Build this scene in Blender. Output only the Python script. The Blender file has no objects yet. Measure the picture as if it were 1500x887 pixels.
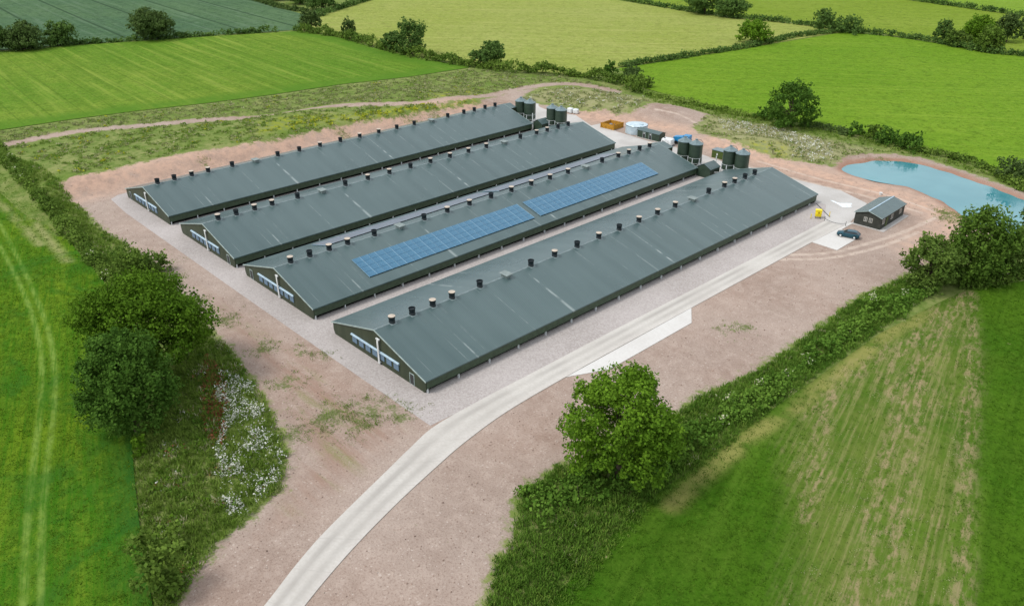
import bpy, bmesh, math, random
import numpy as np
from mathutils import Vector
R = math.radians
rng = np.random.default_rng(7)
random.seed(7)
S = bpy.context.scene
COL = S.collection

# ------------------------------------------------------------------ camera
F, CX, CY = 1169.69, 750.0, 443.5            # survey of the photograph: focal length and centre in its pixels
CAM = np.array([188.287, -56.174, 63.611]); YAW, PITCH = -0.811396, 0.479915
cam = bpy.data.cameras.new('camera'); camo = bpy.data.objects.new('camera', cam); COL.objects.link(camo)
camo.location = CAM; camo.rotation_euler = (math.pi/2-PITCH, 0, -YAW)
cam.sensor_width = 36; cam.lens = F/1500*36; cam.clip_start = 1; cam.clip_end = 6000
S.camera = camo
# ------------------------------------------------------------------ sky, sun, exposure
SUN_EL, SUN_AZ = R(56), R(205)                # azimuth clockwise from +Y
W = bpy.data.worlds.new("World"); S.world = W; W.use_nodes = True
nt = W.node_tree; nt.nodes.clear()
o_ = nt.nodes.new('ShaderNodeOutputWorld'); b_ = nt.nodes.new('ShaderNodeBackground'); b_.inputs[1].default_value = 0.12
sk = nt.nodes.new('ShaderNodeTexSky'); sk.sky_type = 'NISHITA'; sk.sun_disc = False
sk.sun_elevation = SUN_EL; sk.sun_rotation = SUN_AZ; sk.dust_density = 3.0; sk.air_density = 1.0
tc = nt.nodes.new('ShaderNodeTexCoord'); nz = nt.nodes.new('ShaderNodeTexNoise'); nz.inputs['Scale'].default_value = 2.2; nz.inputs['Detail'].default_value = 5
rp = nt.nodes.new('ShaderNodeValToRGB'); rp.color_ramp.elements[0].position = .3; rp.color_ramp.elements[1].position = .65
rp.color_ramp.elements[0].color = (.55, .55, .55, 1); rp.color_ramp.elements[1].color = (.95, .95, .95, 1)
mx = nt.nodes.new('ShaderNodeMix'); mx.data_type = 'RGBA'; mx.inputs[7].default_value = (6.2, 6.5, 6.7, 1)   # bright cloud layer
nt.links.new(tc.outputs['Generated'], nz.inputs[0]); nt.links.new(nz.outputs[0], rp.inputs[0])
nt.links.new(rp.outputs[0], mx.inputs[0]); nt.links.new(sk.outputs[0], mx.inputs[6])
nt.links.new(mx.outputs[2], b_.inputs[0]); nt.links.new(b_.outputs[0], o_.inputs[0])
sl = bpy.data.lights.new('sun', 'SUN'); sl.energy = 1.55; sl.angle = R(16); sl.color = (1, .96, .9)
so = bpy.data.objects.new('sun', sl); COL.objects.link(so)
sd = Vector((math.sin(SUN_AZ)*math.cos(SUN_EL), math.cos(SUN_AZ)*math.cos(SUN_EL), math.sin(SUN_EL)))
so.rotation_euler = sd.to_track_quat('Z', 'Y').to_euler(); so.location = (0, 0, 300)
S.view_settings.view_transform = 'Standard'; S.view_settings.look = 'None'
S.view_settings.exposure = 0.60; S.view_settings.gamma = 1.0
S.render.engine = 'CYCLES'

# ------------------------------------------------------------------ survey helpers
_fw = np.array([math.sin(YAW)*math.cos(PITCH), math.cos(YAW)*math.cos(PITCH), -math.sin(PITCH)])
_rt = np.array([math.cos(YAW), -math.sin(YAW), 0]); _up = np.cross(_rt, _fw)
def at(u, v, z=0.0):
    d = _fw+_rt*(u-CX)/F-_up*(v-CY)/F
    return CAM+d*((z-CAM[2])/d[2])
def sm(a, b, x):
    t = np.clip((x-a)/(b-a), 0, 1); return t*t*(3-2*t)
def hgt(x, y):
    x = np.asarray(x, float); y = np.asarray(y, float)
    dx = np.maximum(-4.0-x, 0); dy = np.maximum(-9.0-y, 0); d = np.hypot(dx, dy)
    bank = 3.3*sm(1.5, 8.5, d)*(1-sm(24, 46, d))*sm(-24, -6, y)*(1-sm(-6, 14, x))*(1-sm(104, 132, y))
    def bump(cx, cy, rx, ry, a, h):
        c, s = math.cos(a), math.sin(a); X = (x-cx)*c+(y-cy)*s; Y = -(x-cx)*s+(y-cy)*c
        r = np.sqrt((X/rx)**2+(Y/ry)**2); return h*(1-sm(.15, 1.0, r))
    return bank+bump(27, 147, 30, 13, .55, 2.6)+bump(80, 142, 28, 10, .35, 2.2)
def onto(u, v):                                  # where that point of the survey lies on the terrain
    z = 0.0
    for _ in range(12):
        p = at(u, v, z); z = .5*z+.5*float(hgt(p[0], p[1]))
    return np.array([p[0], p[1], float(hgt(p[0], p[1]))])
def pts2(l): return np.array([onto(u, v)[:2] for u, v in l])
def segdist(P, a, b):
    ab = b-a; t = np.clip(((P-a)@ab)/max(ab@ab, 1e-9), 0, 1); q = a+t[:, None]*ab
    return np.hypot(P[:, 0]-q[:, 0], P[:, 1]-q[:, 1]), q
def linedist(P, L):
    d = np.full(len(P), 1e9)
    for a, b in zip(L[:-1], L[1:]): d = np.minimum(d, segdist(P, a, b)[0])
    return d
def inside(P, poly):
    r = np.zeros(len(P), bool); n = len(poly)
    for i in range(n):
        a, b = poly[i], poly[(i+1) % n]
        c = (a[1] > P[:, 1]) != (b[1] > P[:, 1])
        with np.errstate(all='ignore'): xx = (b[0]-a[0])*(P[:, 1]-a[1])/(b[1]-a[1])+a[0]
        r ^= c & (P[:, 0] < xx)
    return r
def sdf(P, poly):                                # metres, positive inside
    d = linedist(P, np.vstack([poly, poly[:1]])); return np.where(inside(P, poly), d, -d)
def smooth_line(L, n=6, closed=False):
    L = np.asarray(L, float); m = len(L); out = []
    rngi = range(m if closed else m-1)
    for i in rngi:
        if closed: p0, p1, p2, p3 = L[i-1], L[i], L[(i+1) % m], L[(i+2) % m]
        else: p0, p1, p2, p3 = L[max(i-1, 0)], L[i], L[i+1], L[min(i+2, m-1)]
        for k in range(n):
            t = k/n
            out.append(.5*((2*p1)+(-p0+p2)*t+(2*p0-5*p1+4*p2-p3)*t*t+(-p0+3*p1-3*p2+p3)*t**3))
    if not closed: out.append(L[-1])
    return np.array(out)

# ------------------------------------------------------------------ materials
def lin(r, g, b, k=1.0):
    f = lambda c: ((c/255+.055)/1.055)**2.4 if c > 10.3 else c/255/12.92
    return (f(r)*k, f(g)*k, f(b)*k, 1)
class N:                                          # small node-graph helper
    def __init__(s, name):
        s.m = bpy.data.materials.new(name); s.m.use_nodes = True; s.t = s.m.node_tree; s.t.nodes.clear()
        s.out = s.add('ShaderNodeOutputMaterial'); s.bsdf = s.add('ShaderNodeBsdfPrincipled'); s.l(s.bsdf.outputs[0], s.out.inputs[0])
        s.pos = None
    def add(s, t): return s.t.nodes.new(t)
    def l(s, a, b): s.t.links.new(a, b)
    def put(s, v, sock):
        if isinstance(v, bpy.types.NodeSocket): s.l(v, sock)
        else:
            if hasattr(sock.default_value, '__len__') and not hasattr(v, '__len__'): v = (v, v, v, 1)[:len(sock.default_value)]
            sock.default_value = v
    def P(s):
        if s.pos is None: s.pos = s.add('ShaderNodeNewGeometry').outputs['Position']
        return s.pos
    def obj(s): return s.add('ShaderNodeTexCoord').outputs['Object']
    def map(s, v, scale=(1, 1, 1), rot=(0, 0, 0)):
        n = s.add('ShaderNodeMapping'); s.l(v, n.inputs[0]); n.inputs['Scale'].default_value = scale; n.inputs['Rotation'].default_value = rot; return n.outputs[0]
    def noise(s, scale, detail=4, rough=.55, v=None, dist=0):
        n = s.add('ShaderNodeTexNoise'); s.l(v if v is not None else s.P(), n.inputs['Vector'])
        n.inputs['Scale'].default_value = scale; n.inputs['Detail'].default_value = detail; n.inputs['Roughness'].default_value = rough; n.inputs['Distortion'].default_value = dist
        return n.outputs[0]
    def vor(s, scale, v=None, out=0):
        n = s.add('ShaderNodeTexVoronoi'); s.l(v if v is not None else s.P(), n.inputs['Vector']); n.inputs['Scale'].default_value = scale; return n.outputs[out]
    def wave(s, scale, v, dist=0, dscale=1, axis='X', prof='SIN'):
        n = s.add('ShaderNodeTexWave'); n.wave_type = 'BANDS'; n.bands_direction = axis; n.wave_profile = prof
        s.l(v, n.inputs['Vector']); n.inputs['Scale'].default_value = scale; n.inputs['Distortion'].default_value = dist; n.inputs['Detail Scale'].default_value = dscale; n.inputs['Detail'].default_value = 2
        return n.outputs['Fac']
    def math(s, op, a, b=0.0, c=0.0):
        n = s.add('ShaderNodeMath'); n.operation = op; s.put(a, n.inputs[0]); s.put(b, n.inputs[1]); s.put(c, n.inputs[2]); return n.outputs[0]
    def ramp(s, x, a, b, lo=0.0, hi=1.0, smooth=True):
        n = s.add('ShaderNodeMapRange'); n.interpolation_type = 'SMOOTHSTEP' if smooth else 'LINEAR'
        s.put(x, n.inputs[0]); n.inputs[1].default_value = a; n.inputs[2].default_value = b; n.inputs[3].default_value = lo; n.inputs[4].default_value = hi; return n.outputs[0]
    def mix(s, f, a, b, mode='MIX'):
        n = s.add('ShaderNodeMix'); n.data_type = 'RGBA'; n.blend_type = mode; n.clamp_factor = True
        s.put(f, n.inputs[0]); s.put(a, n.inputs[6]); s.put(b, n.inputs[7]); return n.outputs[2]
    def attr(s, name):
        n = s.add('ShaderNodeAttribute'); n.attribute_name = name; return n.outputs['Fac']
    def bump(s, h, strength=.3, dist=.1):
        n = s.add('ShaderNodeBump'); n.inputs['Strength'].default_value = strength; n.inputs['Distance'].default_value = dist; s.l(h, n.inputs['Height']); s.l(n.outputs[0], s.bsdf.inputs['Normal'])
    def done(s, col, rough=.8, spec=.3, metal=0.0):
        s.put(col, s.bsdf.inputs['Base Color']); s.put(rough, s.bsdf.inputs['Roughness']); s.bsdf.inputs['Specular IOR Level'].default_value = spec; s.bsdf.inputs['Metallic'].default_value = metal
        return s.m
def simple(name, col, rough=.6, spec=.4, metal=0.0, var=.12, scale=1.5):
    n = N(name); f = n.noise(scale, 5, v=n.obj())
    dk = tuple(c*(1-var*1.6) for c in col[:3])+(1,); lt = tuple(min(1, c*(1+var*1.4)) for c in col[:3])+(1,)
    return n.done(n.mix(n.ramp(f, .3, .7), dk, lt), rough, spec, metal)

GREEN_WALL = None
def wall_mat():
    n = N('dark_green_cladding'); o = n.obj(); m = n.map(o, (1, 1, .12))
    f = n.noise(.9, 4, v=m); c = n.mix(n.ramp(f, .3, .7), (.030, .042, .022, 1), (.046, .058, .032, 1))
    w = n.wave(1.55, o, axis='X'); w2 = n.wave(1.55, o, axis='Y')
    n.bump(n.math('ADD', w, w2), .35, .03); return n.done(c, .55, .35)
def roof_mat():
    n = N('grey_green_steel_roof'); o = n.obj()
    sx = n.noise(.35, 4, v=n.map(o, (.05, 1, .05)))               # sheet to sheet difference
    big = n.noise(.035, 3, v=o)
    c = n.mix(n.ramp(sx, .3, .7), (.048, .082, .084, 1), (.066, .105, .107, 1))
    c = n.mix(n.ramp(big, .35, .7, 0, .6), c, (.088, .130, .132, 1))
    st = n.noise(.8, 3, v=n.map(o, (.02, 1, .02))); st2 = n.noise(.5, 4, v=o)   # dust washed down from the ridge
    k = n.math('MULTIPLY', n.ramp(st, .60, .70), n.ramp(st2, .4, .65, 0, .75))
    c = n.mix(k, c, (.30, .345, .34, 1))
    w = n.wave(1.15, o, axis='Y')
    c = n.mix(n.ramp(w, .6, 1, 0, .22), c, (.055, .085, .085, 1))
    n.bump(w, .35, .03)
    return n.done(c, n.ramp(big, .35, .65, .2, .42), .5)
M = {}
def build_mats():
    M['wall'] = wall_mat(); M['roof'] = roof_mat()
    M['canopy'] = simple('green_canopy', (.036, .062, .034, 1), .45, .4, var=.15)
    M['dark_gap'] = simple('dark_air_inlet', (.012, .014, .012, 1), .9, .1)
    M['trim'] = simple('pale_trim', lin(150, 165, 162), .45)
    M['ridge'] = simple('ridge_flashing', lin(122, 136, 138, .9), .4)
    M['cowl'] = simple('black_cowl', (.008, .014, .018, 1), .4)
    M['cream'] = simple('cream_cap', lin(206, 192, 176, .75), .7)
    M['hatch'] = simple('grey_hatch', lin(128, 140, 138, .85), .5)
    M['post'] = simple('galvanised_pipe', lin(212, 218, 220, .9), .45)
    M['white'] = simple('white_paint', lin(225, 228, 228, .85), .5)
    n = N('blue_white_louvre'); o = n.obj(); w = n.wave(1.9, o, axis='Z')
    M['louvre'] = n.done(n.mix(w, lin(92, 118, 142, .75), lin(132, 158, 180, .75)), .5)
    M['hood'] = simple('pale_blue_hood', lin(172, 196, 212, .8), .4)
    n = N('solar_cell'); o = n.obj(); a = n.wave(1.0, n.map(o, (1, 1, 1)), axis='X'); b = n.wave(2.0, n.map(o, (1, 1, 1)), axis='Y')
    g = n.math('MAXIMUM', n.ramp(a, .93, 1), n.ramp(b, .95, 1))
    M['cell'] = n.done(n.mix(n.math('MULTIPLY', g, .6), n.mix(n.ramp(n.noise(.6, 3, v=o), .3, .7), lin(48, 102, 134, .8), lin(64, 118, 148, .8)), lin(112, 150, 174)), .10, .5)
    M['pframe'] = simple('panel_frame', lin(140, 172, 192, .85), .35)
    M['silo'] = None
    n = N('silo_green'); o = n.obj(); w = n.wave(1.6, o, axis='Z')
    n.bump(w, .4, .04); M['silo'] = n.done(n.mix(n.ramp(n.noise(.8, 4, v=o), .3, .7), (.020, .040, .024, 1), (.034, .058, .036, 1)), .4, .5)
    M['silotop'] = simple('silo_roof', lin(112, 130, 134, .9), .38, .5, .2)
    n = N('galvanised_tank'); o = n.obj(); M['galv'] = n.done(n.mix(n.ramp(n.noise(1.2, 4, v=o), .3, .7), lin(176, 196, 206, .9), lin(205, 220, 228, .9)), .35, .5, .25)
    M['timber'] = simple('yellow_timber', lin(186, 136, 48, .85), .8, .2, var=.25, scale=4)
    M['timberin'] = simple('weathered_timber', lin(112, 84, 62, .7), .9, .1)
    M['grey'] = simple('grey_metal', lin(135, 138, 140, .8), .5)
    M['darkgrey'] = simple('dark_grey', (.035, .037, .038, 1), .6)
    M['black'] = simple('black_rubber', (.012, .012, .013, 1), .8, .2)
    M['yellow'] = simple('yellow_plastic', lin(240, 215, 20, .9), .4)
    M['bluepaint'] = simple('blue_paint', lin(30, 128, 182, .9), .35)
    M['carpaint'] = simple('dark_teal_car_paint', (.012, .07, .10, 1), .18, .6, .35, var=.05)
    M['glass'] = simple('car_glass', (.012, .02, .026, 1), .08, .7, var=.05)
    M['wglass'] = simple('window_glass', lin(120, 128, 130, .6), .1, .7); M['winframe'] = simple('white_window_frame', lin(205, 202, 192, .85), .5)
    M['lamp'] = simple('red_lamp', (.3, .01, .01, 1), .2)
    n = N('office_boarding'); o = n.obj(); w = n.wave(1.1, o, axis='Z'); n.bump(w, .4, .03)
    M['office'] = n.done(n.mix(n.ramp(n.noise(1.2, 4, v=o), .3, .7), (.032, .035, .030, 1), (.052, .055, .047, 1)), .7, .25)
    M['cabinet'] = simple('olive_cabinet', (.055, .085, .012, 1), .5)
    M['hose'] = simple('red_hose', (.12, .012, .02, 1), .5)
    M['bark'] = simple('bark', (.085, .065, .048, 1), .95, .1, var=.35, scale=2)
    M['stone'] = simple('pale_stone', lin(196, 180, 168, .75), .9, .1)
    # --- concrete
    def conc(name, c1, c2, dirt, fine):
        n = N(name); f = n.noise(.12, 5); g = n.noise(3.0, 5)
        c = n.mix(n.ramp(f, .3, .7), c1, c2); c = n.mix(n.ramp(g, .25, .8, 0, fine), c, dirt)
        return n, c
    n, c = conc('road_concrete', lin(200, 195, 189, .8), lin(211, 207, 201, .8), lin(178, 170, 160, .75), .35)
    tr = n.attr('tyre'); c = n.mix(n.math('MULTIPLY', tr, n.ramp(n.noise(.05, 3), .35, .6, .1, .85)), c, lin(166, 161, 155, .8))
    n.bump(n.noise(8, 3), .15, .02); M['road'] = n.done(c, .85, .25)
    n, c = conc('yard_concrete', lin(190, 186, 182, .78), lin(212, 209, 206, .78), lin(168, 162, 156, .75), .35)
    M['yard'] = n.done(c, .8, .3)
    n, c = conc('new_concrete', lin(212, 209, 205, .8), lin(222, 220, 217, .8), lin(196, 191, 184, .75), .35)
    M['newc'] = n.done(c, .85, .25)
    # --- gravel
    n = N('pale_gravel'); f = n.noise(.06, 4); g = n.vor(4.5, out=1); h = n.noise(6, 6, .7)
    c = n.mix(n.ramp(f, .3, .7), lin(170, 162, 158, .74), lin(186, 178, 175, .74))
    sp = n.add('ShaderNodeSeparateColor'); n.l(g, sp.inputs[0])
    c = n.mix(n.ramp(sp.outputs[0], .0, 1, 0, .5, False), c, lin(212, 205, 202, .78)); c = n.mix(n.ramp(h, .5, .75, 0, .55), c, lin(128, 114, 110, .7))
    n.bump(h, .5, .08); M['gravel'] = n.done(c, .95, .15)
build_mats()

# ------------------------------------------------------------------ object helpers
def tag(o, label, cat, group=None):
    o['label'] = label; o['category'] = cat
    if group: o['group'] = group
    return o
def empty(name, loc, label, cat, group=None, rz=0.0):
    o = bpy.data.objects.new(name, None); COL.objects.link(o); o.location = loc; o.rotation_euler = (0, 0, rz); o.empty_display_size = .3
    return tag(o, label, cat, group)
def link(name, me, parent=None):
    o = bpy.data.objects.new(name, me); COL.objects.link(o)
    if parent: o.parent = parent
    return o
class MB:
    def __init__(s): s.b = bmesh.new()
    def box(s, x0, x1, y0, y1, z0, z1, bev=0.0):
        vs = [s.b.verts.new((x, y, z)) for z in (z0, z1) for y in (y0, y1) for x in (x0, x1)]
        fs = [s.b.faces.new([vs[i] for i in f]) for f in ((0, 2, 3, 1), (4, 5, 7, 6), (0, 1, 5, 4), (2, 6, 7, 3), (0, 4, 6, 2), (1, 3, 7, 5))]
        if bev:
            es = {e for f in fs for e in f.edges}; bmesh.ops.bevel(s.b, geom=list(es), offset=bev, segments=2, affect='EDGES', profile=.5)
        return s
    def prism(s, prof, y0, y1, axis='y'):                # profile (a,z) extruded along y (or x)
        f = (lambda a, z, t: (a, t, z)) if axis == 'y' else (lambda a, z, t: (t, a, z))
        A = [s.b.verts.new(f(a, z, y0)) for a, z in prof]; B = [s.b.verts.new(f(a, z, y1)) for a, z in prof]
        n = len(prof); s.b.faces.new(A); s.b.faces.new(B[::-1])
        for i in range(n): s.b.faces.new((A[i], B[i], B[(i+1) % n], A[(i+1) % n]))
        return s
    def lathe(s, prof, seg=20, c=(0, 0, 0), cap=True):
        rings = []
        for r, z in prof:
            rings.append([s.b.verts.new((c[0]+r*math.cos(2*math.pi*i/seg), c[1]+r*math.sin(2*math.pi*i/seg), c[2]+z)) for i in range(seg)])
        for a, b in zip(rings[:-1], rings[1:]):
            for i in range(seg): s.b.faces.new((a[i], a[(i+1) % seg], b[(i+1) % seg], b[i]))
        if cap: s.b.faces.new(rings[0][::-1]); s.b.faces.new(rings[-1])
        return s
    def tube(s, pts, rad, seg=8):
        pts = [Vector(p) for p in pts]; rad = rad if hasattr(rad, '__len__') else [rad]*len(pts); rings = []
        for i, p in enumerate(pts):
            d = (pts[min(i+1, len(pts)-1)]-pts[max(i-1, 0)]).normalized()
            a = d.orthogonal().normalized(); b = d.cross(a)
            if rings:                                     # keep the rings untwisted
                a = (pa-d*pa.dot(d)).normalized(); b = d.cross(a)
            pa = a
            rings.append([s.b.verts.new(p+(a*math.cos(2*math.pi*k/seg)+b*math.sin(2*math.pi*k/seg))*rad[i]) for k in range(seg)])
        for q, w in zip(rings[:-1], rings[1:]):
            for k in range(seg): s.b.faces.new((q[k], q[(k+1) % seg], w[(k+1) % seg], w[k]))
        s.b.faces.new(rings[0][::-1]); s.b.faces.new(rings[-1]); return s
    def mesh(s, name, mat, smooth=False):
        bmesh.ops.recalc_face_normals(s.b, faces=s.b.faces[:])
        me = bpy.data.meshes.new(name); s.b.to_mesh(me); s.b.free(); me.materials.append(mat)
        if smooth:
            me.polygons.foreach_set('use_smooth', [True]*len(me.polygons))
            try: me.set_sharp_from_angle(angle=R(40))
            except Exception: pass
        return me
    def link(s, name, mat, parent=None, smooth=False): return link(name, s.mesh(name, mat, smooth), parent)
def mesh_np(name, V, faces, mat, attrs=None, smooth=False):
    me = bpy.data.meshes.new(name); faces = np.asarray(faces, np.int32); k = faces.shape[1]; nf = len(faces)
    me.vertices.add(len(V)); me.vertices.foreach_set('co', np.asarray(V, np.float32).ravel())
    me.loops.add(nf*k); me.loops.foreach_set('vertex_index', faces.ravel())
    me.polygons.add(nf); me.polygons.foreach_set('loop_start', np.arange(nf, dtype=np.int32)*k); me.polygons.foreach_set('loop_total', np.full(nf, k, np.int32))
    me.polygons.foreach_set('use_smooth', np.full(nf, smooth))
    for n, a in (attrs or {}).items():
        t = me.attributes.new(n, 'FLOAT', 'POINT'); t.data.foreach_set('value', np.asarray(a, np.float32))
    me.update(calc_edges=True); me.materials.append(mat); return me
def structure(name, me):
    o = link(name, me); o['kind'] = 'structure'; return o
def zone(name, poly, step, z, mat, attrs=None, skirt=0.0, follow=False):
    """flat zone of land with edges that follow poly; attrs: name -> f(points)"""
    lo, hi = poly.min(0)-step, poly.max(0)+step
    xs = np.arange(lo[0], hi[0]+step, step); ys = np.arange(lo[1], hi[1]+step, step)
    X, Y = np.meshgrid(xs, ys, indexing='ij'); P = np.c_[X.ravel(), Y.ravel()]; ins = inside(P, poly)
    nx, ny = len(xs), len(ys); I = np.arange(nx*ny).reshape(nx, ny)
    Q = np.c_[I[:-1, :-1].ravel(), I[1:, :-1].ravel(), I[1:, 1:].ravel(), I[:-1, 1:].ravel()]
    Q = Q[ins[Q].any(1)]
    use = np.unique(Q); out = use[~ins[use]]
    if len(out):
        best = np.full(len(out), 1e9); qb = P[out].copy()
        for i in range(len(poly)):
            d, q = segdist(P[out], poly[i], poly[(i+1) % len(poly)]); m = d < best; best[m] = d[m]; qb[m] = q[m]
        P[out] = qb
    re = np.full(len(P), -1); re[use] = np.arange(len(use)); Q = re[Q]; P = P[use]
    zz = np.full(len(P), z)+(hgt(P[:, 0], P[:, 1]) if follow else 0)
    V = np.c_[P, zz]
    # drop degenerate quads
    A = V[Q]; ar = np.abs((A[:, 2, 0]-A[:, 0, 0])*(A[:, 3, 1]-A[:, 1, 1])-(A[:, 3, 0]-A[:, 1, 0])*(A[:, 2, 1]-A[:, 0, 1])); Q = Q[ar > 1e-5]
    at_ = {k: f(P) for k, f in (attrs or {}).items()}
    if skirt:
        n0 = len(V); m = len(poly); V = np.vstack([V, np.c_[poly, np.full(m, z)], np.c_[poly, np.full(m, z-skirt)]])
        sk_ = np.array([[n0+i, n0+(i+1) % m, n0+m+(i+1) % m, n0+m+i] for i in range(m)]); Q = np.vstack([Q, sk_])
        at_ = {k: np.r_[a, (attrs[k](poly)), (attrs[k](poly))] for k, a in at_.items()}
    return structure(name, mesh_np(name, V, Q, mat, at_))

def slab(name, poly, z, mat, depth=.0):
    m = MB(); vs = [m.b.verts.new((p[0], p[1], z)) for p in poly]; f = m.b.faces.new(vs)
    if f.calc_center_median() is not None: f.normal_update()
    if f.normal.z < 0: f.normal_flip()
    if depth:
        lo = [m.b.verts.new((p[0], p[1], z-depth)) for p in poly]; k = len(vs)
        for i in range(k): m.b.faces.new((vs[i], vs[(i+1) % k], lo[(i+1) % k], lo[i]))
    bmesh.ops.triangulate(m.b, faces=[f])
    me = bpy.data.meshes.new(name); m.b.to_mesh(me); m.b.free(); me.materials.append(mat); return structure(name, me)

# ------------------------------------------------------------------ outlines of the land
DIRT = pts2([(88, 268), (106, 259), (160, 249), (213, 236), (267, 224), (320, 217), (400, 204.5), (480, 188), (530, 179), (580, 171), (620, 164), (660, 158), (700, 151), (720, 143), (750, 133), (790, 129),
             (770, 138), (764, 146), (789, 152), (837, 161), (860, 163), (885, 160), (901, 168), (922, 165), (945, 155), (953, 152), (978, 152), (1038, 168), (1023, 180), (1013, 185), (1045, 200), (1103, 219), (1141, 232), (1186, 238), (1222, 244),
             (1228, 233), (1243, 227.5), (1263, 225), (1304, 224.5), (1353, 231), (1393, 244), (1447, 262), (1500, 281), (1620, 325), (1640, 352), (1500, 350), (1484, 346), (1440, 352), (1400, 360), (1360, 385), (1337, 398), (1316, 408), (1262, 430), (1212, 466), (1168, 499), (1100, 545), (1031, 574), (990, 602), (930, 640),
             (866, 667), (816, 681), (770, 714), (754, 731), (752, 768), (745, 801), (725, 818), (716, 863), (708, 887), (650, 1150), (250, 1150), (262, 880), (285, 839), (311, 807), (340, 781), (378, 746), (414, 716), (421, 665), (404, 616), (394, 596),
             (368, 557), (343, 520), (311, 485), (282, 452), (260, 427), (235, 394), (188, 361), (152, 338), (126, 311), (103, 291)])
TRACK = smooth_line(pts2([(-60, 220), (0, 213), (110, 193), (210, 184), (310, 175), (400, 168), (453, 160), (533, 153), (632, 149), (707, 141), (747, 133), (800, 124), (840, 123), (870, 127), (900, 134)]))
MOUND1 = pts2([(765, 145), (775, 138), (800, 131), (840, 127), (880, 132), (910, 138), (943, 142), (951, 149), (935, 160), (918, 167), (901, 168), (885, 161), (850, 161), (800, 152)])
MOUND2 = pts2([(1015, 183), (1040, 168), (1090, 180), (1150, 192), (1220, 205), (1290, 220), (1235, 232), (1222, 243), (1186, 237), (1141, 231), (1103, 218), (1045, 199)])
WHITE2 = pts2([(1050, 175), (1100, 180), (1180, 198), (1215, 210), (1225, 235), (1190, 236), (1160, 230), (1140, 205), (1060, 190)])
YELLOW = [pts2(l) for l in ([(390, 190), (440, 180), (500, 174), (600, 160), (690, 150)], [(400, 178), (470, 170)], [(1110, 215), (1140, 222)], [(640, 143), (690, 133)])]
WEED = [(onto(u, v)[:2], r) for u, v, r in [(540, 600, 4), (525, 620, 3), (575, 596, 3), (470, 520, 2), (435, 515, 2), (590, 612, 2), (420, 560, 3), (425, 640, 3), (480, 610, 4), (250, 410, 3), (225, 395, 4), (285, 440, 3), (330, 470, 3), (385, 510, 3), (620, 250, 3), (1090, 480, 2), (1060, 485, 2), (1300, 235, 3), (1395, 320, 4), (1385, 312, 3), (640, 172, 4), (600, 178, 3), (500, 195, 3), (300, 238, 2)]]
ORANGE = [pts2([(1040, 205), (1100, 228), (1180, 250), (1260, 272), (1330, 292), (1390, 315), (1405, 335), (1360, 365)]), pts2([(860, 170), (930, 180), (1000, 190)]), pts2([(105, 275), (160, 258), (230, 243), (300, 230), (400, 213), (500, 192), (600, 172), (690, 155)])]
TYRE = [smooth_line(pts2(l), 5) for l in ([(1090, 374), (1150, 373), (1215, 370), (1280, 354), (1330, 337), (1372, 318)], [(1075, 381), (1150, 380), (1220, 377), (1290, 361), (1345, 340)], [(1110, 236), (1200, 262), (1300, 286), (1370, 310)], [(1095, 243), (1190, 268), (1290, 293), (1350, 312)],
        [(960, 160), (1010, 175), (1060, 205)])]
POND = smooth_line(pts2([(1236, 246), (1241, 241), (1249, 238.5), (1281, 234.7), (1321, 234.7), (1353, 241), (1393, 252), (1447, 270), (1500, 291), (1570, 318), (1610, 335), (1570, 342), (1500, 341), (1484, 339), (1440, 328), (1417, 317), (1399, 304), (1380, 291), (1356, 281), (1332, 272), (1292, 265), (1260, 257), (1241, 251)]), 4, True)

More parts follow.
